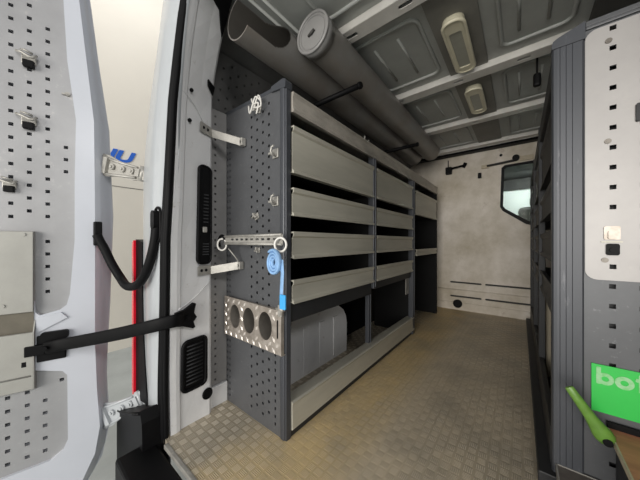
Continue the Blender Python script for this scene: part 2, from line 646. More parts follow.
zin = [z for z in zl if z >= 0]
b.grid([[(lerp(AX, z) - 0.03, lerp(AY, z), z)] + [surf(lerp(AY, z) + f * (0.71 - lerp(AY, z)), z, h) for f, h in
        ((0, 0), (0.12, 0.002), (0.2, 0.0), (0.24, -0.008), (0.6, -0.008), (0.94, -0.004), (1, -0.012))] + [(lerp(BX, z) - 0.09, 0.712, z)]
        for z in zin], smooth=False)
b.tube(smooth_path([surf(y, z, 0.001) for y, z in ((0.50, 1.655), (0.55, 1.65), (0.60, 1.625), (0.65, 1.575), (0.70, 1.56))]), 0.0022, 6)
b.tube(smooth_path([surf(y, z, 0.001) for y, z in ((0.52, 0.62), (0.60, 0.66), (0.70, 0.74))]), 0.0022, 6)
struct('wall_rear', b, frame_paint)
# door seal: dark ribbed rubber running up the opening
b = B()
b.tube([((lerp(SEAL, z) + lerp(AX, z)) / 2 - 0.004, lerp(AY, z) - 0.016, z) for z in [-0.3 + i * 0.07 for i in range(37)]], 0.019, 10)
b.tube([(lerp(AX, z) - 0.008, lerp(AY, z) - 0.018, z) for z in [-0.3 + i * 0.07 for i in range(37)]], 0.010, 8)
b.tube([(lerp(SEAL, z) - 0.004, lerp(AY, z) - 0.026, z) for z in [-0.3 + i * 0.07 for i in range(37)]], 0.009, 8)
struct('trim_15', b, rubber)

# roof: skin with pressed beads, header, dark strip for the shaded right corner
b = B()
b.box(-1.25, 0.64, 0.5, 3.97, 2.19, 2.22)
RIBS = [1.25, 2.10, 2.92, 3.70]
bays = [(0.62, 1.19), (1.33, 2.03), (2.17, 2.86), (2.99, 3.64)]
for (y0, y1) in bays:
    for (x0, x1) in ((-0.90, -0.42), (-0.14, 0.26)):
        ring = [(x, y, 2.188) for x, y in rrect(x0 + 0.05, x1 - 0.03, y0 + 0.07, y1 - 0.07, 0.05, 5)]
        b.tube(ring, 0.012, 8, closed=True)
        for f in (0.34, 0.66):
            xx = x0 + (x1 - x0) * f
            b.tube([(xx, y0 + 0.16, 2.189), (xx, y1 - 0.16, 2.189)], 0.008, 8)
for x in (-1.02, -1.075):
    b.tube([(x, 0.6, 2.186), (x, 3.9, 2.186)], 0.009, 8)
struct('ceiling', b, roof_paint)
b = B().box(-0.40, -0.17, 0.6, 3.9, 2.178, 2.189)
struct('trim_5', b, channel_m)
for k, ry in enumerate(RIBS):
    b = B()
    hl = []
    for x in (-0.80, -0.36, 0.02, 0.18) if k else (-0.76, -0.45, -0.1, 0.2):
        hl.append(rrect(x - 0.035, x + 0.035, ry - 0.012, ry + 0.012, 0.0115, 4))
    if k < 3:
        b.plate([(-1.2, ry - 0.045), (0.6, ry - 0.045), (0.6, ry + 0.045), (-1.2, ry + 0.045)], hl, 2.145, 2.149)
    else:
        b.box(-1.2, 0.6, ry - 0.03, ry + 0.03, 2.150, 2.155)
    b.box(-1.2, 0.6, ry - 0.047, ry - 0.044, 2.147, 2.19)
    b.box(-1.2, 0.6, ry + 0.044, ry + 0.047, 2.147, 2.19)
    struct('trim_%d' % (6 + k), b, rib_paint)
b = B().box(-1.25, 0.64, 0.48, 0.56, 2.14, 2.30, 0.01)
struct('wall_rear', b, white_paint)
b = B()
b.prism([(0.30, 2.19), (0.30, 2.15), (0.40, 2.02), (0.62, 1.95), (0.62, 2.19)], 0, 3.42, basis((0, 3.95, 0), (1, 0, 0), (0, 0, 1), (0, -1, 0)))
struct('trim_10', b, lining_m)  # dark strip added where the roof corner falls into shade
# right wall
b = B().box(0.62, 0.66, 0.5, 3.97, 0, 2.22)
struct('wall_right', b, lining_m)
b = B().box(0.60, 0.72, 0.46, 0.56, -0.4, 2.28, 0.01)
struct('wall_rear', b, white_paint)

# bulkhead with window hole
win = [(-0.165, 1.885), (-0.14, 1.905), (0.34, 1.915), (0.36, 1.88), (0.36, 1.16), (0.34, 1.14), (0.13, 1.17), (0.07, 1.19), (-0.155, 1.36),
       (-0.18, 1.40)]
b = B()
b.plate([(-1.5, 0), (0.64, 0), (0.64, 2.19), (-1.5, 2.19)], [win, rrect(-0.78, -0.40, 0.372, 0.396, 0.011, 3), rrect(-0.36, 0.3, 0.372, 0.396, 0.011, 3),
        rrect(-0.78, -0.40, 0.176, 0.200, 0.011, 3), rrect(-0.36, 0.3, 0.176, 0.200, 0.011, 3)], -0.02, 0.0, XZ(3.95))
b.box(-1.5, 0.64, 3.935, 3.952, 0.0, 0.105, 0.004)
b.tube([(-1.2, 3.95, 0.28), (0.6, 3.95, 0.28)], 0.007, 8)
for x, z, r in ((-0.2, 2.0, 0.010), (-0.62, 1.27, 0.008), (-0.4, 1.06, 0.008), (-0.12, 0.98, 0.009), (-0.8, 0.66, 0.01), (-0.3, 0.75, 0.009), (0.02, 0.70, 0.008)):
    b.cyl((x, 3.951, z), (x, 3.945, z), r, 10)
struct('wall_front', b, bulk_paint)
b = B().box(-1.1, 0.6, 3.985, 3.99, 0.15, 0.43)
struct('trim_11', b, lining_m)
b = B().box(-1.45, 0.64, 3.84, 3.948, 2.150, 2.188, 0.008)
struct('trim_12', b, black_p)
# window
win_o = mesh_ob('window_1', B().plate(
    [(-0.185, 1.895), (-0.15, 1.925), (0.35, 1.935), (0.38, 1.89), (0.38, 1.15), (0.35, 1.12), (0.12, 1.15), (0.055, 1.17), (-0.172, 1.345),
     (-0.20, 1.40)],
    [[(-0.155, 1.875), (-0.13, 1.895), (0.33, 1.90), (0.35, 1.87), (0.35, 1.18), (0.33, 1.16), (0.14, 1.185), (0.08, 1.205), (-0.145, 1.37),
      (-0.17, 1.41)]], -0.024, 0.012, XZ(3.95)), black_p)
win_o['kind'] = 'structure'
b = B().prism([(-0.158, 1.88), (-0.13, 1.90), (0.33, 1.905), (0.355, 1.87), (0.355, 1.17), (0.33, 1.155), (0.14, 1.18), (0.08, 1.20), (-0.15, 1.365),
               (-0.175, 1.41)], -0.012, -0.006, XZ(3.95))
mesh_ob('pane', b, glass(), win_o)
# cab behind the window: dark head lining, pale panel standing in for the glass reflection, seat back
b = B().box(-0.9, 1.0, 4.95, 5.0, 0.0, 1.77)
struct('wall_front', b, cab_w)
b = B().box(-0.9, 1.0, 4.0, 5.0, 1.92, 1.98)
b.box(-0.9, 1.0, 4.90, 4.945, 1.76, 1.92)
b.box(-0.9, 1.0, 4.0, 5.0, -0.05, 0.0)
struct('trim_13', b, lining_m)
b = B().box(-0.02, 0.42, 4.3, 4.42, 0.42, 1.42, 0.05)
b.box(-0.02, 0.42, 4.3, 4.80, 0.35, 0.50, 0.04)
b.box(0.02, 0.38, 4.36, 4.72, 0.0, 0.37)
b.box(0.10, 0.32, 4.31, 4.39, 1.42, 1.55, 0.03)
o = mesh_ob('driver_seat', b, cab_g)
tag(o, 'grey seat back in the cab seen through the bulkhead window', 'seat')
area('added_cab_fill', (0.15, 4.40, 1.90), (math.radians(35), 0, 0), 0.8, 0.2, 7, (0.93, 1.0, 0.97))  # added lamp that brightens the pale panel behind the window

# ================================================================== REAR DOOR (open)
DN = Vector((0.2925, 0.9563, 0))
NN = Vector((0.9563, -0.2925, 0))
DO = Vector((-1.797, 0.316, 0))
DM = basis(DO, DN, (0, 0, 1), NN)          # local (s, z, off)
DM[0][2], DM[1][2], DM[2][2] = NN.x, NN.y, 0


def dw(s, z, off):
    return DO + DN * s + NN * off + Vector((0, 0, z))


door = thing('door_1', 'open white rear van door lined with a grey perforated sheet', 'door', dw(-0.4, -0.4, -0.04))
del door['category']
door['kind'] = 'structure'
inner = [(-0.86, -0.40), (-0.14, -0.40), (-0.075, -0.33), (-0.02, -0.20), (0.0, -0.06), (-0.012, 0.15), (-0.02, 0.4), (-0.02, 1.1), (-0.024, 1.6), (-0.055, 1.93),
         (-0.085, 2.25), (-0.12, 2.42), (-0.86, 2.42)]
outer = [(-0.90, -0.44), (-0.11, -0.44), (-0.06, -0.384), (0.0, -0.273), (0.026, -0.14), (0.026, 0.034), (0.017, 0.21), (0.035, 0.612),
         (0.048, 1.10), (0.030, 1.60), (-0.018, 1.988), (-0.052, 2.311), (-0.09, 2.46), (-0.90, 2.46)]
b = B()
b.prism(outer, -0.105, -0.08, DM)
# shaped flank between the inner frame and the outer skin, three steps
steps = [(0.0, 0.0), (0.25, -0.012), (0.55, -0.03), (0.62, -0.06), (1.0, -0.08)]
zsd = [-0.40, -0.33, -0.2, -0.06, 0.15, 0.4, 0.8, 1.1, 1.35, 1.6, 1.93, 2.25, 2.42]
ie = [(z, s) for s, z in inner[1:12]]
oe = [(z, s) for s, z in outer[1:13]]
rows = []
for z in zsd:
    si, so = lerp(sorted(ie), z), lerp(sorted(oe), z)
    rows.append([dw(si + (so - si) * f, z, off) for f, off in steps])
b.grid(rows)
sheet_r = 0.004
# raised inner frame with the two sheet openings cut out of it
open_up = [(-0.80, 0.66), (-0.245, 0.66), (-0.24, 0.60), (-0.225, 0.585), (-0.155, 0.603), (-0.13, 0.625), (-0.118, 0.68), (-0.10, 0.96), (-0.10, 1.30), (-0.095, 1.59),
           (-0.128, 1.892), (-0.142, 2.195), (-0.155, 2.36), (-0.80, 2.36)]
open_lo = [(-0.80, -0.30), (-0.50, -0.28), (-0.353, -0.165), (-0.19, -0.155), (-0.145, -0.125), (-0.125, -0.075), (-0.128, 0.26), (-0.145, 0.285), (-0.238, 0.315), (-0.80, 0.32)]
b.plate(inner, [open_up, open_lo], -0.022, 0.0, DM)
b.prism(inner, -0.080, -0.055, DM)
b.prism([(-0.235, 0.575), (-0.15, 0.59), (-0.125, 0.56), (-0.235, 0.50)], 0.0, 0.008, DM)
mesh_ob('door_frame', b, door_paint, door, recalc=True)
# perforated sheets
hl = []
H = (0.0165, 0.0165)
for s, z0, z1 in ((-0.325, 1.055, 2.3), (-0.265, 1.06, 2.12), (-0.202, 0.69, 2.05), (-0.136, 1.30, 1.50)):
    st = {-0.325: 1.073, -0.265: 1.040, -0.202: 0.699, -0.136: 1.317}[s]
    z = st
    while z < z1:
        if z > z0 and not (s == -0.202 and 0.97 < z < 1.04):
            hl.append(rect(s, z, *H))
        z += 0.0634
    if s < -0.3:
        for e in (-0.388, -0.45, -0.512, -0.574):
            z = 1.073 + (0 if round((e + 0.325) / 0.0625) % 2 == 0 else 0.03)
            while z < 2.3:
                hl.append(rect(e, z, *H))
                z += 0.0634
b = B().plate([(s * 0.999, z) for s, z in open_up], hl, -0.020, -0.016, DM)
mesh_ob('perforated_sheet', b, perf_light, door)
hl = []
for s, zz in ((-0.335, 0.204), (-0.272, 0.210), (-0.211, 0.150)):
    z = zz
    while z > -0.13:
        hl.append(rect(s, z, *H))
        z -= 0.0634
hl.append(rect(-0.151, 0.236, *H))
b = B().plate(open_lo, hl, -0.020, -0.016, DM)
mesh_ob('perforated_sheet', b, perf_light, door)
# sheet metal pocket: wide upper panel above a bin
PK = basis(dw(-0.80, 0, -0.016), NN, (0, 0, 1), DN * -1)
b = B()
b.prism([(0.0, 0.600), (0.030, 0.612), (0.034, 0.612), (0.034, 1.000), (0.0, 1.003)], -0.555, 0.0, PK)
for s, z in ((-0.275, 0.985), (-0.34, 0.65)):
    b.cyl(dw(s, z, 0.016), dw(s, z, 0.022), 0.008, 10)
ptk = mesh_ob('storage_pocket', b, pocket_m, door)
b = B().prism([(0.0, 0.22), (0.034, 0.235), (0.038, 0.51), (0.030, 0.512), (0.028, 0.26), (0.0, 0.25)], -0.558, 0.0, PK)
b.prism([(0.0, 0.22), (0.034, 0.235), (0.038, 0.51), (0.0, 0.61)], -0.560, -0.556, PK)
b.tube([dw(-0.8, 0.300, 0.018), dw(-0.252, 0.300, 0.018)], 0.0045, 8)
mesh_ob('pocket_bin', b, pocket_m, ptk)
b = B().prism([(0.017, 0.46), (0.019, 0.46), (0.0195, 0.61), (0.017, 0.61)], -0.555, 0.0, PK)  # flat dark sheet, shade of the pocket opening put into its colour
mesh_ob('pocket_back', b, pocket_dark, ptk)

# hinges: cast arms between door and body
def hinge(pa, pb, hgt, m):
    b = B()
    pa, pb = Vector(pa), Vector(pb)
    d = (pb - pa)
    L = d.length
    ex = d.normalized()
    ez = Vector((0, 0, 1)).cross(ex).normalized() * -1
    ey = ez.cross(ex)
    Mh = basis(pa, ex, ey, ez)
    h = hgt / 2
    b.prism([(-0.03, -h), (L * 0.15, -h * 1.0), (L * 0.45, -h * .75), (L * .8, -h * .8), (L + .03, -h * .55), (L + .03, h * .6), (L * .7, h * .55),
             (L * .35, h * .75), (L * .12, h * 1.05), (-0.03, h * 1.1)], -0.012, 0.0, Mh)
    for (a, c) in ((0.06, 0.9), (0.9, 0.5)):
        b.prism([(L * a, h * c - 0.008), (L * (a + .1), h * c - 0.008), (L * (a + .1), -h * c + .008), (L * a, -h * c + .008)], 0, 0.016, Mh)
    b.tube([Mh @ Vector((x, y, 0.003)) for x, y in ((-0.02, -h * .85), (L * .3, -h * .75), (L * .9, -h * .5))], 0.007, 8)
    b.tube([Mh @ Vector((x, y, 0.003)) for x, y in ((-0.02, h * .9), (L * .3, h * .6), (L * .9, h * .45))], 0.007, 8)
    for a in (0.28, 0.55, 0.78):
        b.cyl(Mh @ Vector((L * a, 0, 0)), Mh @ Vector((L * a, 0, 0.012)), 0.016, 14)
        b.cyl(Mh @ Vector((L * a, 0, 0.012)), Mh @ Vector((L * a, 0, 0.018)), 0.008, 6)
    b.cyl(Mh @ Vector((0, -h, -0.004)), Mh @ Vector((0, h, -0.004)), 0.013, 12)
    b.cyl(Mh @ Vector((L, -h * .7, -0.004)), Mh @ Vector((L, h * .7, -0.004)), 0.013, 12)
    return mesh_ob('hinge', b, m, door)


hinge((-1.835, 0.335, 1.385), (-1.60, 0.452, 1.320), 0.115, alu)
hinge((-1.835, 0.335, -0.035), (-1.635, 0.452, 0.085), 0.13, white_paint)

# door check strap (black) and its bracket on the pillar
ck = thing('check_strap', 'black door check strap linking the open door to the pillar', 'door strap', dw(-0.24, 0.43, 0.02))
A0, A1, A2 = dw(-0.20, 0.425, 0.035), dw(-0.15, 0.437, 0.05), Vector((-1.255, 0.470, 0.583))
b = B()
pts = [A0, A1] + [A1.lerp(A2, t) + Vector((0, 0, -0.006 * math.sin(math.pi * t))) for t in (0.2, 0.4, 0.6, 0.8)] + [A2, Vector((-1.268, 0.53, 0.578))]
b.tube(pts, 0.030, 14, flat=((0, 0, 1), 0.007))
mesh_ob('strap_arm', b, rubber, ck)
b = B()
b.box(-0.285, -0.262, 0.345, 0.495, 0.0, 0.02, 0.004, DM)
b.box(-0.272, -0.20, 0.395, 0.445, 0.006, 0.028, 0.004, DM)
b.box(-0.235, -0.13, 0.355, 0.485, 0.0, 0.012, 0.005, DM)
b.cyl(dw(-0.20, 0.43, 0.01), dw(-0.20, 0.43, 0.055), 0.012, 12)
b.prism(rrect(-0.22, -0.12, 0.46, 0.50, 0.012), 0.0, 0.02, DM)
mesh_ob('door_bracket', b, black_p, ck)
b = B()
poly = [(0.500, 0.545), (0.540, 0.535), (0.590, 0.510), (0.602, 0.515), (0.592, 0.545), (0.610, 0.565), (0.594, 0.590), (0.604, 0.635), (0.592, 0.64), (0.545, 0.615), (0.500, 0.61)]
for i, (y, z) in enumerate(poly):
    pass
t = bmesh.new()
lo = [t.verts.new(surf(y, z, 0.0)) for y, z in poly]
hi = [t.verts.new(surf(y, z, 0.02)) for y, z in poly]
t.faces.new(hi)
for i in range(len(poly)):
    t.faces.new([lo[i], lo[(i + 1) % len(poly)], hi[(i + 1) % len(poly)], hi[i]])
bmesh.ops.recalc_face_normals(t, faces=list(t.faces))
b.merge(t)
b.cyl(surf(0.56, 0.575, 0.0), surf(0.56, 0.575, 0.035), 0.012, 10)
mesh_ob('pillar_bracket', b, black_p, ck)

# cable hose between door and body
hs = thing('cable_hose', 'black curved rubber cable hose between door edge and body', 'hose', (-1.56, 0.40, 0.69))
P = [(-1.775, 0.300, 0.99), (-1.770, 0.312, 0.955), (-1.760, 0.328, 0.915), (-1.735, 0.355, 0.83), (-1.689, 0.385, 0.750), (-1.62, 0.39, 0.722), (-1.558, 0.40, 0.720), (-1.49, 0.41, 0.742),
     (-1.432, 0.42, 0.790), (-1.385, 0.43, 0.87), (-1.362, 0.44, 0.96), (-1.355, 0.445, 1.04), (-1.354, 0.452, 1.085)]


b = B().tube(smooth_path(P), 0.021, 14)
mesh_ob('hose_sleeve', b, rubber, hs)
b = B()
b.tube([Vector((x, 0.449, z)) for x, z in rrect(-1.392, -1.318, 0.95, 1.115, 0.036, 5)], 0.006, 8, closed=True)
b.prism(rrect(-1.378, -1.332, 1.01, 1.10, 0.022), 0.0, 0.03, XZ(0.455))
mesh_ob('hose_socket', b, black_p, hs)
b = B().box(-1.800, -1.768, 0.288, 0.322, 0.93, 1.06, 0.006)
mesh_ob('hose_socket', b, black_p, hs)

# tail lamp
tl = thing('tail_lamp', 'tall red van tail lamp with a black inner housing', 'tail lamp', (-1.68, 0.45, 0.06))
b = B()
edge = [(lerp(BODY, z) + 0.004, z) for z in (0.10, 0.3, 0.5, 0.7, 0.95)]
b.prism([(-1.699, 0.07)] + [edge[0]] + edge[1:] + [(-1.699, 0.965)], -0.04, 0.001, XZ(0.455))
mesh_ob('housing', b, black_p, tl)
b = B()
b.prism([(-1.728, 0.12), (-1.72, 0.085), (-1.700, 0.075), (-1.700, 0.96), (-1.72, 0.95), (-1.728, 0.9)], -0.06, 0.012, XZ(0.455))
mesh_ob('lens', b, red, tl)

# bumper
b = B()
b.prism([(-1.80, -0.50), (-1.36, -0.50), (-1.36, -0.05), (-1.375, 0.10), (-1.40, 0.150), (-1.50, 0.105), (-1.66, 0.04), (-1.76, 0.01), (-1.79, -0.03), (-1.80, -0.1)],
        -0.05, 0.05, XZ(0.44))
b.box(-1.42, 0.70, 0.30, 0.452, -0.5, -0.022, 0.012)
b.tube([(-1.78, 0.388, 0.0), (-1.66, 0.388, 0.035), (-1.50, 0.388, 0.095), (-1.40, 0.388, 0.14)], 0.007, 8)
bp = mesh_ob('rear_bumper', b, bumper_m)
tag(bp, 'black textured plastic rear bumper corner below the tail lamp', 'bumper')

# ================================================================== PILLAR FITTINGS


def surf_prism(name, poly, h0, h1, m, parent=None, b=None):
    own = b is None
    b = b or B()
    t = bmesh.new()
    lo = [t.verts.new(surf(y, z, h0)) for y, z in poly]
    hi = [t.verts.new(surf(y, z, h1)) for y, z in poly]
    t.faces.new(hi)
    for i in range(len(poly)):
        t.faces.new([lo[i], lo[(i + 1) % len(poly)], hi[(i + 1) % len(poly)], hi[i]])
    bmesh.ops.recalc_face_normals(t, faces=list(t.faces))
    b.merge(t)
    return mesh_ob(name, b, m, parent) if own else b


LP = thing('lamp_panel', 'tall narrow black vent panel set in the white pillar', 'vent panel', surf(0.65, 0.81, 0))
b = surf_prism('x', rrect(0.612, 0.698, 0.832, 1.355, 0.03), -0.012, 0.010, None, b=B())
b.tube([surf(y, z, 0.010) for y, z in rrect(0.615, 0.695, 0.836, 1.35, 0.028)], 0.006, 8, closed=True)
mesh_ob('housing', b, black_p, LP)
b = B()
for i in range(9):
    z = 1.20 - i * 0.018
    b.box(surf(0.655, z).x + 0.009, surf(0.655, z).x + 0.014, 0.640, 0.672, z - 0.003, z + 0.003)
mesh_ob('louvre', b, rack_dark, LP)
b = B()
for i in range(5):
    z = 0.94 - i * 0.014
    b.box(surf(0.655, z).x + 0.009, surf(0.655, z).x + 0.014, 0.630, 0.678, z - 0.003, z + 0.003)
mesh_ob('louvre', b, rack_dark, LP)
b = B().box(surf(0.655, 1.0).x + 0.009, surf(0.655, 1.0).x + 0.022, 0.640, 0.664, 1.00, 1.03, 0.004)
mesh_ob('latch', b, alu, LP)

VG = thing('vent_grille', 'black louvred air vent grille low on the white pillar', 'vent', surf(0.6, 0.19, 0))
b = B()
hl_o = rrect(0.548, 0.672, 0.19, 0.445, 0.025)
hl_i = rrect(0.560, 0.660, 0.21, 0.425, 0.018)
b.tube([surf(y, z, 0.004) for y, z in hl_o], 0.009, 8, closed=True)
surf_prism('x', hl_o, -0.01, 0.002, None, b=b)
mesh_ob('grille_frame', b, black_p, VG)
b = B()
for i in range(11):
    z = 0.222 + i * 0.0195
    p0, p1 = surf(0.566, z, 0.004), surf(0.654, z - 0.0, 0.004)
    b.tube([p0, p1], 0.0035, 6)
mesh_ob('louvres', b, rack_dark, VG)

b = B()
c = surf(0.682, 0.123, 0.0)
b.tube([c + Vector((0.004, math.cos(a) * 0.024, math.sin(a) * 0.026)) for a in [2 * math.pi * i / 20 for i in range(20)]], 0.005, 8, closed=True)
b.cyl(c, c + Vector((0.006, 0, 0)), 0.020, 20)
tag(mesh_ob('round_plug', b, black_p), 'small round black plug near the foot of the white pillar', 'plug')
for zz in (0.055, 0.083):
    pass
# small holes and marks of the pillar: dark stubs of screws
for (y, z, nm, lb) in ((0.560, 1.69, 'screw_hole_cap', 'upper of two tiny black caps high on the white pillar'),
                       (0.556, 1.545, 'screw_hole_cap', 'lower of two tiny black caps, beside the upper tie bracket')):
    b = B().cyl(surf(y, z, -0.004), surf(y, z, 0.0035), 0.009, 12)
    tag(mesh_ob(nm, b, black_p), lb, 'cap')
b = B()
surf_prism('x', [(0.655, 2.10), (0.70, 2.02), (0.705, 2.18), (0.68, 2.22), (0.60, 2.22), (0.60, 2.12)], -0.006, 0.006, None, b=b)
tag(mesh_ob('rubber_buffer', b, rubber), 'black rubber buffer at the top of the white pillar', 'buffer')
b = B()
surf_prism('x', [(0.685, 1.76), (0.70, 1.75), (0.705, 1.79), (0.655, 1.80), (0.66, 1.775)], 0, 0.012, None, b=b)
tag(mesh_ob('rubber_clip', b, rubber), 'tiny black rubber clip high on the pillar edge', 'clip')


# straps tying the rack to the pillar
def tie(zp, zq, xe, ye, label, sh):
    o = thing('tie_bracket', label, 'bracket', surf(0.66, zp, 0), 'tie brackets from pillar to rack')
    b = B()
    poly = rrect(0.62, 0.705, zp - 0.022, zp + 0.028, 0.004, 2)
    surf_prism('x', poly, 0.0, 0.006, None, b=b)
    for yy in (0.640, 0.668):
        c = surf(yy, zp + 0.004, 0.006)
        b.mi = 1
        b.cyl(c, c + Vector((0.002, 0, 0)), 0.008, 10)
        b.mi = 0
    mesh_ob('foot_plate', b, [alu, black_p], o)
    b = B()
    p0 = surf(0.700, zp, 0.006)
    p1 = Vector((xe, ye, zq))
    d = (p1 - p0)
    n = Vector((0, 0, 1)).cross(d).normalized()
    w = 0.021
    vs = []
    t = bmesh.new()
    for p in (p0, p1):
        for a, c in ((-w, -0.002), (w, -0.002), (w, 0.002), (-w, 0.002)):
            vs.append(t.verts.new(p + Vector((0, 0, a)) + n * c))
    for f in ((3, 2, 1, 0), (4, 5, 6, 7), (0, 1, 5, 4), (1, 2, 6, 5), (2, 3, 7, 6), (3, 0, 4, 7)):
        t.faces.new([vs[i] for i in f])
    b.merge(t)
    mesh_ob('arm', b, alu, o)
    b = B()
    b.cyl((xe, ye - 0.004, zq), (xe, 0.824, zq), 0.009, 12)
    b.box(xe - 0.012, xe + 0.018, ye - 0.004, 0.822, zq - w, zq + w, 0.002)
    mesh_ob('bolt', b, alu, o)


tie(1.545, 1.50, -1.20, 0.80, 'galvanised tie bracket, upper of the two from pillar to rack', 0)
tie(0.795, 0.82, -1.22, 0.80, 'galvanised tie bracket, lower of the two from pillar to rack', 0)

# ================================================================== LEFT RACK
rk = thing('shelving_rack', 'tall dark grey van racking with light metal trays along the left wall', 'shelving rack', (-1.12, 2.2, 0))
GY = 0.83
outline = [(-1.385, 0.0), (-0.895, 0.0), (-0.895, 1.69), (-0.902, 1.705), (-1.43, 1.725), (-1.40, 1.6), (-1.385, 1.5)]
hl = []
for i in range(2):
    x = (-1.372, -1.348)[i]
    z = 0.04
    while z < 1.66:
        hl.append(rect(x, z, 0.010, 0.014))
        z += 0.036
for k, x in enumerate((-1.137, -1.089, -1.041, -0.993)):
    z = 0.06 + (0.027 if k % 2 else 0.0)
    while z < 1.67:
        hl.append(circ(x, z, 0.0085, 6))
        z += 0.054
z = 0.05
while z < 0.40:
    hl.append(rect(-0.945, z, 0.010, 0.016))
    z += 0.038
hl = [h for h in hl if not any(abs(h[0][0] - cx) < 0.075 and abs(h[0][1] - 0.533) < 0.085 for cx in (-1.254, -1.125, -0.990))]
HCG = ((-1.254, 0.532, 0.053, 0.069), (-1.125, 0.533, 0.054, 0.071), (-0.990, 0.533, 0.055, 0.073))
hl += [circ(x, z, r, 28, rz) for x, z, r, rz in HCG]
b = B().plate(outline, hl, 0.0, 0.003, XZ(GY))
b.box(-1.385, -1.380, GY, GY + 0.03, 0.0, 1.5)
mesh_ob('gable_panel', b, rack_grey, rk)
b = B().plate([(-1.36, 0), (-0.90, 0), (-0.90, 1.66), (-1.36, 1.66)], [circ(x, z, r, 28, rz) for x, z, r, rz in HCG], 0, 0.004, XZ(GY + 0.028))
mesh_ob('gable_lining', b, rack_dark, rk)
# front corner post of the gable, rounded, with a cap
b = B()
b.box(-0.905, -0.872, GY - 0.012, GY + 0.028, 0.0, 1.692, 0.008)
b.box(-0.880, -0.866, GY - 0.004, GY + 0.028, 0.0, 1.69, 0.003)
mesh_ob('corner_post', b, rack_post, rk)
b = B()
b.prism([(-0.965, 1.694), (-0.864, 1.682), (-0.862, 1.712), (-0.868, 1.724), (-0.885, 1.729), (-0.965, 1.720)], -0.030, 0.013, XZ(GY))
b.prism([(-1.42, 1.712), (-0.96, 1.700), (-0.96, 1.718), (-1.42, 1.733)], -0.02, 0.004, XZ(GY))
mesh_ob('top_cap', b, rack_post, rk)


# trays
def tray(y0, y1, z0, z1, m=tray_metal, depth=0.42, xf=-0.862, side=1, name='tray', parent=rk, lip=0.012):
    """bent sheet tray; side=+1 faces +X"""
    h = z1 - z0
    xb = xf - side * depth
    sh = B()
    xs_ = sorted((xb, xf - side * 0.007))
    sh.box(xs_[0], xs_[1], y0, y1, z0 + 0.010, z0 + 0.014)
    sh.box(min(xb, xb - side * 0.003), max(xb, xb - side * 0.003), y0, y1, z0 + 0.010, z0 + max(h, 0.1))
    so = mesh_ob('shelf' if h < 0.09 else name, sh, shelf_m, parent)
    depth = 0.03
    parent = so
    name = 'shelf_front'
    pr = [(-depth, z0 + 0.004), (-0.004, z0 + 0.004), (lip, z0), (lip, z0 + 0.012), (0.0, z0 + 0.022), (0.0, z1 - 0.030), (lip * .8, z1 - 0.022), (lip, z1 - 0.004),
          (lip * .7, z1), (-0.012, z1 - 0.002), (-0.012, z1 - 0.008), (lip * .5, z1 - 0.008), (lip * .4, z1 - 0.022), (-0.003, z1 - 0.031), (-0.003, z0 + 0.02),
          (-0.003, z0 + 0.008), (-depth, z0 + 0.008)]
    b = B()
    b.prism(pr, -y1, -y0, basis((xf, 0, 0), (side, 0, 0), (0, 0, 1), (0, -1, 0)))
    return mesh_ob(name, b, m, parent, recalc=True)


rows4 = [(1.283, 1.515), (1.076, 1.214), (0.868, 1.001), (0.650, 0.766)]
for (y0, y1) in ((0.862, 1.716), (1.768, 2.590)):
    for z0, z1 in rows4:
        tray(y0, y1, z0, z1)
tray(2.70, 3.545, 1.240, 1.495)
tray(2.70, 3.545, 0.803, 0.872, name='shelf')
# posts between the bays and the far end
for (y0, y1) in ((1.720, 1.764), (2.594, 2.660)):
    b = B()
    b.box(-0.905, -0.858, y0, y1, 0.0 if y0 > 2 else 0.60, 1.60, 0.004)
    b.box(-0.858, -0.850, (y0 + y1) / 2 - 0.008, (y0 + y1) / 2 + 0.008, 0.2 if y0 > 2 else 0.61, 1.58, 0.002)
    if y0 < 2:
        b.box(-0.935, -0.905, y0 + 0.006, y1 - 0.006, 0.0, 0.60, 0.003)
        b.box(-0.905, -0.898, y1 - 0.016, y1 - 0.006, 0.17, 0.60, 0.001)
    mesh_ob('post', b, rack_post, rk)
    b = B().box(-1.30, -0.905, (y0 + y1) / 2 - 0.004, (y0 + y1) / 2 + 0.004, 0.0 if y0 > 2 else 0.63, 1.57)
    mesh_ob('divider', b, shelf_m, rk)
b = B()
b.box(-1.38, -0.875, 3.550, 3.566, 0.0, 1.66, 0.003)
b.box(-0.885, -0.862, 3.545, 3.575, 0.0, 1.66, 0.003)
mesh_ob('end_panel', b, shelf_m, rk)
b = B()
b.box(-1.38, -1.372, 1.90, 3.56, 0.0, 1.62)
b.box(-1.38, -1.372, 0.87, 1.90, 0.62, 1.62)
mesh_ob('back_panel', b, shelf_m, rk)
# top rail and kick rail
b = B()
b.prism([(-0.02, 1.583), (0.006, 1.580), (0.010, 1.59), (0.004, 1.605), (0.004, 1.655), (0.010, 1.668), (0.006, 1.679), (-0.02, 1.676)], -3.572, -0.862,
        basis((-0.862, 0, 0), (1, 0, 0), (0, 0, 1), (0, -1, 0)))
b.box(-1.36, -0.88, 0.862, 3.57, 1.655, 1.66)
mesh_ob('top_rail', b, rail_metal, rk, recalc=True)
b = B()
b.prism([(-0.07, 0.036), (0.0, 0.036), (0.006, 0.042), (0.004, 0.060), (0.002, 0.155), (0.006, 0.168), (-0.004, 0.174), (-0.065, 0.174), (-0.072, 0.168), (-0.072, 0.162), (-0.01, 0.160), (-0.01, 0.05), (-0.07, 0.045)], -2.640, -0.862,
        basis((-0.862, 0, 0), (1, 0, 0), (0, 0, 1), (0, -1, 0)))
mesh_ob('kick_rail', b, tray_metal, rk, recalc=True)
b = B().box(-0.90, -0.872, 0.86, 2.64, 0.0, 0.036)
mesh_ob('plinth', b, rack_dark, rk)
b = B().box(-0.905, -0.878, 0.862, 1.716, 0.555, 0.648, 0.004)
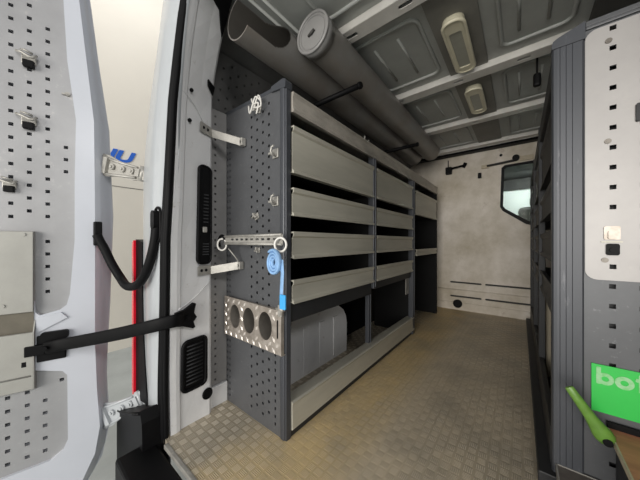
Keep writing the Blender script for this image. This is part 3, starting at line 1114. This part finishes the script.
b.box(-0.905, -0.878, 1.768, 2.590, 0.585, 0.648, 0.004)
mesh_ob('crossbar', b, rack_dark, rk)
b = B().box(-0.90, -0.895, 2.50, 2.585, 0.42, 0.58)
mesh_ob('gusset', b, alu, rk)
# two small studs on the top rail
b = B()
b.cyl((-0.87, 1.60, 1.676), (-0.87, 1.60, 1.71), 0.006, 8)
mesh_ob('stud', b, alu, rk)
b = B()
b.cyl((-0.87, 1.66, 1.676), (-0.87, 1.66, 1.70), 0.006, 8)
mesh_ob('stud', b, alu, rk)

# wheel arch under the rack
prof = [(0.86, 0), (1.86, 0.0), (1.865, 0.24), (1.85, 0.31), (1.81, 0.37), (1.73, 0.42), (1.60, 0.46), (0.86, 0.50)]
b = B().prism(prof, -0.20, 0.0, basis((-1.19, 0, 0), (0, 1, 0), (0, 0, 1), (1, 0, 0)))
for yy in (1.12, 1.3, 1.48, 1.66):
    b.box(-1.192, -1.184, yy, yy + 0.06, 0.02, 0.34, 0.002)
struct('trim_14', b, frame_paint)

# ================================================================== ON THE GABLE
# tread-plate holder with three round holes
hd = thing('tube_holder', 'tread plate holder with three round holes on the rack end', 'holder', (-1.08, 0.80, 0.43))
FY = 0.803
px0, px1 = -1.360, -0.872


def hz(x, t):
    return None


HC = ((-1.254, 0.532, 0.050, 0.066), (-1.125, 0.533, 0.051, 0.068), (-0.990, 0.533, 0.052, 0.070))
hl = [circ(x, z, r, 28, rz) for x, z, r, rz in HC] + [rrect(-0.904, -0.892, 0.490, 0.580, 0.006, 3)]
b = B().plate([(px0, 0.412), (px1, 0.415), (px1, 0.625), (px0, 0.635)], hl, 0, 0.004, XZ(FY))
b.box(px0, px1, FY, 0.826, 0.412, 0.417)
b.box(px0, px1, FY, 0.826, 0.620, 0.625)
b.box(px0, px0 + 0.004, FY, 0.826, 0.413, 0.630)
b.box(px1 - 0.004, px1, FY, 0.817, 0.417, 0.622)
b.mi = 1


def lozenge(b, x, z, ang, L=0.034, W=0.016, y=FY - 0.004):
    ca, sa = math.cos(ang), math.sin(ang)
    base = [(L / 2, 0), (0, W / 2), (-L / 2, 0), (0, -W / 2)]
    vs = [(x + p * ca - q * sa, y, z + p * sa + q * ca) for p, q in base]
    top = [(x + (p * ca - q * sa) * .55, y - 0.003, z + (p * sa + q * ca) * .55) for p, q in base]
    b._faces(vs + top, [(0, 1, 5, 4), (1, 2, 6, 5), (2, 3, 7, 6), (3, 0, 4, 7), (4, 5, 6, 7)])


k = 0
for i in range(18):
    for j in range(8):
        x = px0 + 0.014 + i * 0.0262
        z = 0.428 + j * 0.0262
        if x > px1 - 0.01 or z > 0.62:
            continue
        if (i + j) % 2:
            continue
        if any(((x - cx) / (r + 0.012)) ** 2 + ((z - cz) / (rz + 0.014)) ** 2 < 1 for cx, cz, r, rz in HC):
            continue
        if abs(x + 0.898) < 0.02 and abs(z - 0.535) < 0.055:
            continue
        lozenge(b, x, z, math.radians(50 if (i // 1) % 2 else -50))
mesh_ob('tread_plate', b, [alu_dirty, alu_shine], hd)
for cx, cz, r, rz in HC:
    b = B()
    n = 28
    rows = []
    for y in (FY, 0.93):
        rows.append([(cx + r * math.cos(2 * math.pi * i / n), y, cz + rz * math.sin(2 * math.pi * i / n)) for i in range(n + 1)])
    b.grid(rows)
    b.mi = 1
    b.prism(circ(cx, cz, r, n, rz), 0, 0.003, XZ(0.933))
    mesh_ob('sleeve', b, [sleeve_m, lining_m], hd)
b = B()
b.box(-0.888, -0.862, 0.790, 0.805, 0.600, 0.655, 0.004)
b.cyl((-0.90, 0.796, 0.635), (-0.850, 0.796, 0.635), 0.008, 10)
b.cyl((-0.866, 0.796, 0.61), (-0.866, 0.796, 0.67), 0.007, 10)
mesh_ob('clamp', b, alu, hd)

# slotted bar with rings
sb = thing('slotted_bar', 'pale slotted steel bar carrying two white rings across the rack end', 'bar', (-1.05, 0.76, 0.93))
hl = [rrect(-1.20 + i * 0.042, -1.175 + i * 0.042, 0.958, 0.968, 0.004, 2) for i in range(9)]
b = B().plate(rrect(-1.265, -0.80, 0.937, 0.985, 0.006, 3), hl, 0, 0.003, XZ(0.745))
b.tube([(-1.26, 0.742, 0.980), (-0.805, 0.742, 0.982)], 0.0065, 8)
b.tube([(-1.26, 0.742, 0.942), (-0.805, 0.742, 0.940)], 0.0065, 8)
b.box(-1.10, -1.08, 0.748, 0.827, 0.945, 0.975)
b.box(-0.93, -0.91, 0.748, 0.827, 0.945, 0.975)
mesh_ob('bar', b, alu, sb)


def ring(cx, cz, r, name='ring', y=0.735, tilt=0.5):
    b = B()
    b.tube([(cx + r * math.cos(a) * math.cos(tilt), y + r * math.cos(a) * math.sin(tilt), cz + 1.15 * r * math.sin(a)) for a in
            [2 * math.pi * i / 28 for i in range(28)]], 0.005, 10, closed=True)
    return mesh_ob(name, b, rib_paint, sb)


ring(-0.806, 0.938, 0.026)
ring(-1.276, 0.936, 0.027)
b = B()
b.tube([(-1.29 + 0.03 * math.cos(a), 0.742, 0.95 + 0.035 * math.sin(a)) for a in [0.3 + 0.33 * i for i in range(12)]], 0.008, 8)
mesh_ob('hook', b, black_p, sb)
b = B().tube([(-1.255, 0.76, 0.915), (-1.238, 0.79, 0.87), (-1.215, 0.81, 0.825)], 0.0035, 8)
tag(mesh_ob('thin_rod', b, alu), 'thin steel rod hanging from the left ring to the lower bracket', 'rod')

# blue coiled strap
bs = thing('ratchet_strap', 'blue webbing strap coiled and hung from the right ring', 'strap', (-0.815, 0.72, 0.66))
b = B()
pts = []
for i in range(90):
    a = i * 2 * math.pi * 3.2 / 90 + 1.2
    r = 0.010 + 0.036 * i / 90
    pts.append(Vector((-0.826 + r * math.cos(a) * 0.92, 0.722 - 0.0001 * i, 0.862 + r * 1.2 * math.sin(a))))
b.tube(pts, 0.012, 8, flat=((0, 1, 0), 0.0068))
mesh_ob('coil', b, blue_s, bs)
b = B()
b.tube([(-0.785, 0.722, 0.875), (-0.780, 0.722, 0.82), (-0.786, 0.722, 0.74), (-0.79, 0.724, 0.675)], 0.0105, 10, flat=((1, 0, 0), 0.003))
mesh_ob('strap_tail', b, blue_s, bs)
b = B().box(-0.789, -0.755, 0.712, 0.722, 0.668, 0.73, 0.004, Matrix.Identity(4))
mesh_ob('strap_end', b, blue_b, bs)

# small hook clips on the gable, all copies of one
base_bm = B()
base_bm.box(-0.018, 0.018, -0.006, 0.0, -0.020, 0.020, 0.002)
base_bm.box(-0.022, 0.000, -0.026, -0.006, -0.008, 0.002, 0.002)
base_bm.tube([(0.006, -0.006, -0.012), (0.006, -0.028, -0.014), (0.006, -0.034, 0.0), (0.006, -0.030, 0.018), (0.02, -0.030, 0.022)], 0.0045, 8)
clip_me = bpy.data.meshes.new('hook_clip')
base_bm.bm.to_mesh(clip_me)
base_bm.bm.free()
clip_me.materials.append(alu)
clip0 = bpy.data.objects.new('hook_clip', clip_me)
spots = [((-1.068, 0.826, 1.645), 1.0, 0.3, 'top hook clip on the rack end, tangled with bent wire'),
         ((-0.938, 0.826, 1.385), 1.15, 0, 'hook clip near the rack end edge, level with the top tray'),
         ((-0.938, 0.826, 1.150), 1.15, 0, 'hook clip at the rack end edge level with the second tray'),
         ((-1.088, 0.826, 1.085), 0.9, 1.2, 'hook clip just above the pale slotted bar'),
         ((-1.075, 0.826, 0.908), 0.75, 1.57, 'flat hook clip just below the pale slotted bar'),
         ]
for i, (loc, s, rz, lb) in enumerate(spots):
    o = clip0 if i == 0 else clip0.copy()
    COL.objects.link(o)
    o.location = loc
    o.scale = (s, s, s)
    o.rotation_euler = (0, rz, 0)
    tag(o, lb, 'hook clip', 'hook clips on the rack end')
# bent wire at the top clip
b = B()
for pp in ([(-1.125, 0.80, 1.67), (-1.10, 0.79, 1.62), (-1.07, 0.79, 1.67), (-1.05, 0.79, 1.69), (-1.02, 0.80, 1.66)],
           [(-1.10, 0.80, 1.70), (-1.07, 0.79, 1.66), (-1.03, 0.79, 1.65), (-1.045, 0.79, 1.60)],
           [(-1.08, 0.795, 1.63), (-1.03, 0.79, 1.69), (-1.01, 0.79, 1.63), (-1.07, 0.79, 1.64)]):
    b.tube(smooth_path(pp), 0.0045, 6)
tag(mesh_ob('bent_wire', b, rib_paint), 'pale bent wire bundle stuck at the top of the rack end', 'wire')

# clips on the door lining
door_clips = [((-0.265, 1.842), 1.3, 'spring tool clip on the door sheet, highest of the three'),
              ((-0.265, 1.540), 1.3, 'spring tool clip on the door sheet, middle of the three'),
              ((-0.328, 1.222), 1.15, 'spring tool clip on the door sheet, lowest of the three')]
cb = B()
cb.box(-0.020, 0.020, -0.006, 0.0, -0.014, 0.020, 0.003)
cb.tube([(-0.03, -0.01, 0.022), (-0.012, -0.03, 0.012), (0.004, -0.022, 0.006), (0.016, -0.034, 0.0), (0.024, -0.02, 0.016)], 0.0045, 8)
cb.tube([(-0.018, -0.012, 0.03), (-0.004, -0.028, 0.024), (0.014, -0.02, 0.02)], 0.004, 8)
cb.mi = 1
cb.box(-0.014, 0.016, -0.020, -0.002, -0.030, -0.004, 0.003)
cme = bpy.data.meshes.new('tool_clip')
cb.bm.to_mesh(cme)
cb.bm.free()
cme.materials.append(alu)
cme.materials.append(black_p)
c0 = bpy.data.objects.new('tool_clip', cme)
ang = math.atan2(DN.y, DN.x)
for i, ((s, z), k, lb) in enumerate(door_clips):
    o = c0 if i == 0 else c0.copy()
    COL.objects.link(o)
    o.location = dw(s, z, -0.016)
    o.rotation_euler = (0, 0, ang)
    o.scale = (k, k, k)
    tag(o, lb, 'clip', 'tool clips on the door sheet')
b = B().cyl(dw(-0.128, 1.722, -0.016), dw(-0.128, 1.722, -0.004), 0.010, 10)
b.box(-0.15, -0.12, 1.715, 1.722, -0.012, -0.004, 0.0, DM)
tag(mesh_ob('peg', b, alu), 'tiny steel peg near the top edge of the door sheet', 'peg')

# ================================================================== TUBES UNDER THE ROOF


def pipe(b, cx, cz, r, y0, y1, slot=None, n=48, wall=0.006):
    ys = [y0 + 0.30 * i / 90 for i in range(91)] + [y1] if slot else [y0, y1]
    n = 120 if slot else n

    def removed(y, a):
        if not slot:
            return False
        a0, a1, L = slot
        mid = (a0 + a1) / 2
        half = (a1 - a0) / 2
        d = abs(a - mid) / half
        if d >= 1:
            return False
        ylim = L - 0.10 + 0.10 * math.sqrt(max(0, 1 - d ** 2.4))
        return y - y0 < ylim
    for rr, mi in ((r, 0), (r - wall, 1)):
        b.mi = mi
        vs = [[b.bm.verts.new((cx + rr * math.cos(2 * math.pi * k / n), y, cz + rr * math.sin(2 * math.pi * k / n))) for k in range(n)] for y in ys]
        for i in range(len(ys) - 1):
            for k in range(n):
                a = math.degrees(2 * math.pi * (k + .5) / n)
                a = (a + 180) % 360 - 180
                if removed((ys[i] + ys[i + 1]) / 2, a):
                    continue
                q = b.bm.faces.new([vs[i][k], vs[i][(k + 1) % n], vs[i + 1][(k + 1) % n], vs[i + 1][k]])
                q.smooth = True
                q.material_index = mi
    b.mi = 0


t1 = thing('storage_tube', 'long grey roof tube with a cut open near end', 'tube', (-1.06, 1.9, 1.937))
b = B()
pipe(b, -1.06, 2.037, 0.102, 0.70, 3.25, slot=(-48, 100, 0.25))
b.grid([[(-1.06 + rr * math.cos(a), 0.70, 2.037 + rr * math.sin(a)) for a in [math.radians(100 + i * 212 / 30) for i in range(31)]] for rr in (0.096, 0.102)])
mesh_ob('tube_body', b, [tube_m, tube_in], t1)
t2 = thing('storage_tube', 'long grey roof tube closed by a round end cap', 'tube', (-0.85, 2.1, 1.937))
b = B()
pipe(b, -0.852, 2.050, 0.098, 1.02, 3.25)
mesh_ob('tube_body', b, [tube_m, tube_in], t2)
b = B()
b.cyl((-0.852, 1.000, 2.050), (-0.852, 1.06, 2.050), 0.104, 40)
n = 40
b.tube([(-0.852 + 0.100 * math.cos(2 * math.pi * i / n), 1.000, 2.050 + 0.100 * math.sin(2 * math.pi * i / n)) for i in range(n)], 0.008, 8, closed=True)
b.tube([(-0.852 + 0.082 * math.cos(2 * math.pi * i / n), 0.999, 2.050 + 0.082 * math.sin(2 * math.pi * i / n)) for i in range(n)], 0.003, 6, closed=True)
cp = mesh_ob('end_cap', b, cap_m, t2)
b = B().tube([(-0.875, 0.997, 2.04), (-0.85, 0.990, 2.043), (-0.835, 0.994, 2.055)], 0.007, 8)
mesh_ob('cap_tab', b, lining_m, cp)
for y, x1, lb in ((1.356, -0.767, 'black padded roof arm under the tubes, nearer one'), (2.53, -0.79, 'black padded roof arm under the tubes, farther one')):
    ar = thing('support_arm', lb, 'support arm', (-1.1, y, 1.90), 'padded arms under the roof tubes')
    b = B()
    b.cyl((-1.47, y, 1.914), (x1 + 0.01, y, 1.914), 0.017, 14)
    b.cyl((x1 - 0.012, y, 1.914), (x1 + 0.004, y, 1.914), 0.021, 14)
    mesh_ob('padded_bar', b, rubber, ar)
    b = B().box(-1.50, -1.47, y - 0.03, y + 0.03, 1.87, 1.96, 0.003)
    mesh_ob('wall_plate', b, rack_dark, ar)

# roof lamps
for (y0, y1, lb) in ((1.50, 2.00, 'long cream roof lamp, the nearer of two'), (2.27, 2.72, 'long cream roof lamp, the farther of two')):
    L = thing('roof_lamp', lb, 'lamp', (-0.29, (y0 + y1) / 2, 2.14), 'cream lamps under the van roof')
    b = B()
    b.plate(rrect(-0.345, -0.235, y0, y1, 0.045), [rrect(-0.322, -0.258, y0 + 0.09, y1 - 0.06, 0.012)], 2.140, 2.178)
    b.tube([(x, y, 2.145) for x, y in rrect(-0.343, -0.237, y0 + 0.002, y1 - 0.002, 0.044)], 0.010, 8, closed=True)
    mesh_ob('housing', b, cream_p, L)
    b = B()
    b.prism(rrect(-0.322, -0.258, y0 + 0.09, y1 - 0.06, 0.012), 2.146, 2.17)
    mesh_ob('lens', b, lens_g, L)

# ================================================================== BULKHEAD FITTINGS
b = B()
b.cyl((-0.68, 3.936, 0.090), (-0.68, 3.915, 0.090), 0.055, 24)
b.tube([(-0.68 + 0.05 * math.cos(a), 3.914, 0.090 + 0.05 * math.sin(a)) for a in [2 * math.pi * i / 24 for i in range(24)]], 0.007, 8, closed=True)
tag(mesh_ob('round_vent', b, black_p), 'round black vent plug at the foot of the bulkhead', 'plug')
cr = thing('garment_rail', 'rusty dark rail with a knob above the bulkhead window', 'rail', (-0.13, 3.93, 1.93))
b = B().cyl((-0.34, 3.925, 1.945), (-0.03, 3.925, 1.965), 0.014, 12)
mesh_ob('rod', b, lining_m, cr)
b = B().cyl((-0.04, 3.948, 1.99), (-0.04, 3.90, 1.99), 0.036, 18)
mesh_ob('knob', b, black_p, cr)
b = B().box(-0.40, -0.32, 3.92, 3.948, 1.92, 1.965, 0.004)
mesh_ob('end_plate', b, ply_edge, cr)
b = B().box(0.0, 0.13, 3.93, 3.948, 1.945, 2.005, 0.003)
mesh_ob('end_plate', b, ply_edge, cr)
cl = thing('latch_block', 'dark metal latch with a sideways arm high on the bulkhead', 'latch', (-0.76, 3.93, 1.93))
b = B().box(-0.83, -0.75, 3.89, 3.948, 1.91, 2.01, 0.01)
b.cyl((-0.80, 3.93, 2.0), (-0.80, 3.93, 2.11), 0.006, 8)
mesh_ob('body', b, black_p, cl)
b = B().cyl((-0.76, 3.91, 1.985), (-0.60, 3.91, 2.0), 0.014, 10)
b.cyl((-0.61, 3.91, 1.975), (-0.58, 3.91, 2.03), 0.022, 12)
mesh_ob('arm', b, black_p, cl)
b = B().box(-0.44, -0.40, 3.91, 3.948, 1.80, 1.87, 0.006)
tag(mesh_ob('catch', b, black_p), 'small black catch on the bulkhead left of the window', 'catch')
b = B().cyl((-0.19, 3.950, 2.060), (-0.19, 3.938, 2.060), 0.016, 12)
tag(mesh_ob('wall_plug', b, black_p), 'tiny round black cap above the dark rail', 'cap')
b = B().box(0.068, 0.108, 2.16, 2.20, 1.975, 2.06, 0.012)
b.tube([(0.088, 2.18, 2.05), (0.088, 2.18, 2.19)], 0.006, 8)
tag(mesh_ob('hanging_buffer', b, black_p), 'black buffer hanging from the roof beside the right rack', 'buffer')

# ================================================================== RIGHT RACK
rr = thing('shelving_rack', 'dark grey van racking on the right, its perforated end facing the door', 'shelving rack', (0.36, 2.5, 0))
RY = 1.35
hl = []
rows = [0.503 + 0.0707 * i for i in range(18)]
xcols = (0.2575, 0.3265, 0.3955, 0.4645, 0.5335)
for x in xcols:
    for i in range(-6, 18):
        hl.append(rect(x, 0.5085 + 0.0707 * i, 0.0165, 0.0165))
b = B().plate([(0.186, 0.0), (0.60, 0.0), (0.60, 1.735), (0.186, 1.735)], hl, 0.0, 0.003, XZ(RY))
b.box(0.190, 0.60, RY - 0.012, RY + 0.03, 1.735, 1.766, 0.003)
b.box(0.190, 0.60, RY - 0.015, RY - 0.008, 1.745, 1.756, 0.001)
mesh_ob('gable_panel', b, rack_grey, rr)
b = B().box(0.14, 0.60, RY + 0.03, RY + 0.034, 0.0, 1.72)
mesh_ob('gable_lining', b, rack_dark, rr)
b = B()
cs = [(0.098, 0.03), (0.098, -0.004), (0.103, -0.012), (0.113, -0.014)]
for k in range(3):
    x = 0.120 + k * 0.017
    cs += [(x, -0.014), (x + 0.001, -0.0125), (x + 0.002, -0.014)]
cs += [(0.181, -0.014), (0.186, -0.010), (0.186, 0.03)]
b.prism(cs, 0.0, 1.702, basis((0, RY, 0), (1, 0, 0), (0, 1, 0), (0, 0, 1)))
mesh_ob('corner_post', b, rack_post, rr, recalc=True)
b = B()
b.prism([(0.097, 1.703), (0.189, 1.703), (0.189, 1.768), (0.145, 1.752), (0.115, 1.741), (0.101, 1.732), (0.097, 1.720)], -0.03, 0.016, XZ(RY))
mesh_ob('top_cap', b, rack_post, rr)
# light plate screwed over the gable
hl = []
for x in xcols:
    for i in range(-6, 18):
        z = 0.5085 + 0.0707 * i
        if 0.84 < z < 1.72 and not (x < 0.27 and 0.89 < z < 1.03):
            hl.append(rect(x, z, 0.0165, 0.0165))
b = B().plate(rrect(0.189, 0.598, 0.813, 1.727, 0.032), hl, 0.006, 0.009, XZ(RY))
pl = mesh_ob('cover_plate', b, plate_m, rr)
for x, z in ((0.247, 1.668), (0.245, 1.310), (0.238, 0.885)):
    b = B().cyl((x, RY - 0.009, z), (x, RY - 0.013, z), 0.009, 14)
    b.cyl((x, RY - 0.013, z), (x, RY - 0.0145, z), 0.005, 6)
    mesh_ob('screw', b, sleeve_m, pl)
b = B()
b.prism(rrect(0.235, 0.274, 0.958, 1.006, 0.005), 0.009, 0.015, XZ(RY))
b.prism(rrect(0.244, 0.266, 0.960, 0.988, 0.004), 0.015, 0.022, XZ(RY))
lt = mesh_ob('latch', b, alu_dirty, pl)
b = B().prism(rrect(0.240, 0.272, 0.903, 0.944, 0.007), 0.009, 0.018, XZ(RY))
b.cyl((0.256, RY - 0.018, 0.922), (0.256, RY - 0.023, 0.922), 0.009, 12)
mesh_ob('latch_block', b, black_p, pl)
b = B().prism(rrect(0.228, 0.280, 0.948, 0.953, 0.002), 0.009, 0.014, XZ(RY))
mesh_ob('latch_strip', b, tray_metal, pl)
b = B().prism(rrect(0.308, 0.36, 1.36, 1.42, 0.004), 0.009, 0.02, XZ(RY))
mesh_ob('corner_latch', b, rack_dark, pl)
# inner shelving
for (y0, y1) in ((1.39, 2.17), (2.22, 2.98), (3.03, 3.80)):
    for z0, z1 in rows4:
        tray(y0, y1, z0, z1, m=rack_dark, xf=0.112, side=-1, parent=rr, depth=0.42, lip=0.010)
for y in (2.195, 3.005, 3.825):
    b = B().box(0.095, 0.13, y - 0.02, y + 0.02, 0.0, 1.70, 0.004)
    mesh_ob('post', b, rack_dark, rr)
b = B().box(0.10, 0.125, 1.384, 3.84, 1.60, 1.69, 0.004)
mesh_ob('top_rail', b, rack_dark, rr)
b = B().box(0.056, 0.13, 1.31, 3.84, 0.0, 0.05, 0.004)
b.box(0.095, 0.12, 1.384, 3.84, 0.05, 0.20, 0.004)
mesh_ob('kick_rail', b, rack_dark, rr)
b = B()
# green sign
sg = thing('sign', 'green sign with faded pale lettering on the right rack end', 'sign', (0.3, RY - 0.012, 0.335))
b2 = B().prism([(0.205, 0.335), (0.47, 0.335), (0.47, 0.506), (0.205, 0.506)], 0.004, 0.010, XZ(RY))
mesh_ob('board', b2, sign_g, sg)
b.bm.free()
lets = B()
MS = XZ(RY)


def ringp(b, cx, cz, ro, ri, n=24):
    b.plate(circ(cx, cz, ro, n), [circ(cx, cz, ri, n)], 0.010, 0.012, MS)


lets.prism(rrect(0.2165, 0.2285, 0.437, 0.498, 0.003), 0.010, 0.0122, MS)
ringp(lets, 0.2385, 0.4585, 0.0215, 0.0090)
ringp(lets, 0.2835, 0.4585, 0.0225, 0.0095)
for cx in (0.322, 0.356):
    lets.prism(rrect(cx - 0.007, cx + 0.007, 0.437, 0.497, 0.003), 0.010, 0.0122, MS)
    lets.prism(rrect(cx - 0.014, cx + 0.017, 0.472, 0.484, 0.003), 0.0101, 0.0123, MS)
mesh_ob('lettering', lets, sign_w, sg)

# green lever handle
lv = thing('lever_handle', 'worn green lever handle sticking out of the right rack end', 'handle', (0.2, 1.24, 0.27))
b = B()


def lever_section(p, w, t, up, sidev):
    return [p + sidev * (w * math.cos(a)) + up * (t * math.sin(a)) for a in [2 * math.pi * i / 16 for i in range(16)]]


ax0, ax1 = Vector((0.134, 1.235, 0.440)), Vector((0.224, 1.255, 0.292))
d = (ax1 - ax0).normalized()
upv = Vector((0, -1, 0))
sd = d.cross(upv).normalized()
secs = [(0.0, 0.010, 0.006), (0.02, 0.0125, 0.008), (0.3, 0.0145, 0.010), (0.6, 0.0165, 0.012), (0.78, 0.022, 0.015), (0.9, 0.0265, 0.017), (1.0, 0.0265, 0.017), (1.08, 0.021, 0.014), (1.12, 0.011, 0.008)]
rws = []
for f, ww, tt in secs:
    s_ = lever_section(ax0.lerp(ax1, f), ww, tt, upv, sd)
    rws.append(s_ + [s_[0]])
b.grid(rws)
b.bm.faces.new([b.bm.verts.new(p) for p in reversed(rws[0][:-1])])
b.bm.faces.new([b.bm.verts.new(p) for p in rws[-1][:-1]])
mesh_ob('grip', b, lever_g, lv, recalc=True)
b = B()
c = ax0.lerp(ax1, 1.0)
b.cyl(c + Vector((0.003, -0.010, -0.006)), c + Vector((0.003, -0.0185, -0.006)), 0.0125, 16)
b.cyl(c + Vector((0.0, 0.0, 0)), Vector((c.x, RY - 0.004, c.z)), 0.010, 12)
mesh_ob('pivot_bolt', b, black_p, lv)

# plywood board and base board in front of the right rack end
b = B().box(0.247, 0.60, 0.86, RY - 0.016, 0.272, 0.290)
b.mi = 1
b.box(0.2425, 0.247, 0.86, RY - 0.016, 0.271, 0.2915)
b.mi = 2
b.box(0.243, 0.60, RY - 0.020, RY - 0.0125, 0.292, 0.312)  # black strip stands in for the shaded gap above the board
wb = mesh_ob('plywood_shelf', b, [ply, ply_edge, black_p])
tag(wb, 'scuffed brown plywood shelf board under the green sign', 'board')
b = B()
b.box(0.262, 0.60, 0.95, RY - 0.02, 0.095, 0.268, 0.003)
tag(mesh_ob('drawer_case', b, rack_dark), 'dark steel case beneath the plywood shelf board', 'case')
b = B().box(0.113, 0.60, 0.90, RY - 0.016, 0.060, 0.085)
b.mi = 1
b.box(0.108, 0.113, 0.90, RY - 0.012, 0.055, 0.088)
b.box(0.108, 0.60, RY - 0.016, RY - 0.0125, 0.055, 0.088)
tag(mesh_ob('floor_board', b, [ply_dark, alu]), 'dark floor board with a thin metal edge at the right rack foot', 'board')
b = B().box(0.135, 0.60, 0.92, RY - 0.04, 0.0, 0.055)
tag(mesh_ob('plinth_block', b, rack_dark), 'dark plinth under the metal edged floor board', 'plinth')

# box on a right shelf
b = B().box(0.135, 0.45, 2.24, 2.95, 0.052, 0.62, 0.004)
b.box(0.134, 0.451, 2.57, 2.62, 0.052, 0.6215)
tag(mesh_ob('cardboard_box', b, card), 'pale brown box standing low in the right rack under its bottom tray', 'box')

# blue lettering on the garage wall
txt = bpy.data.curves.new('lettering', 'FONT')
txt.body = 'JU'
txt.size = 0.22
txt.shear = 0.3
txt.extrude = 0.004
txt.offset = 0.009
to = bpy.data.objects.new('tmp_text', txt)
COL.objects.link(to)
me = bpy.data.meshes.new_from_object(to.evaluated_get(bpy.context.evaluated_depsgraph_get()))
bpy.data.objects.remove(to)
b = B()
t = bmesh.new()
t.from_mesh(me)
b.merge(t, basis((-4.49, 0.86, 2.115), (0, 1, 0), (0, 0, 1), (1, 0, 0)) @ Matrix.Diagonal((1.35, 1, 1, 1)))
tag(mesh_ob('wall_lettering', b, blue_l), 'slanted blue letters on the pale garage wall behind the upper hinge', 'lettering')
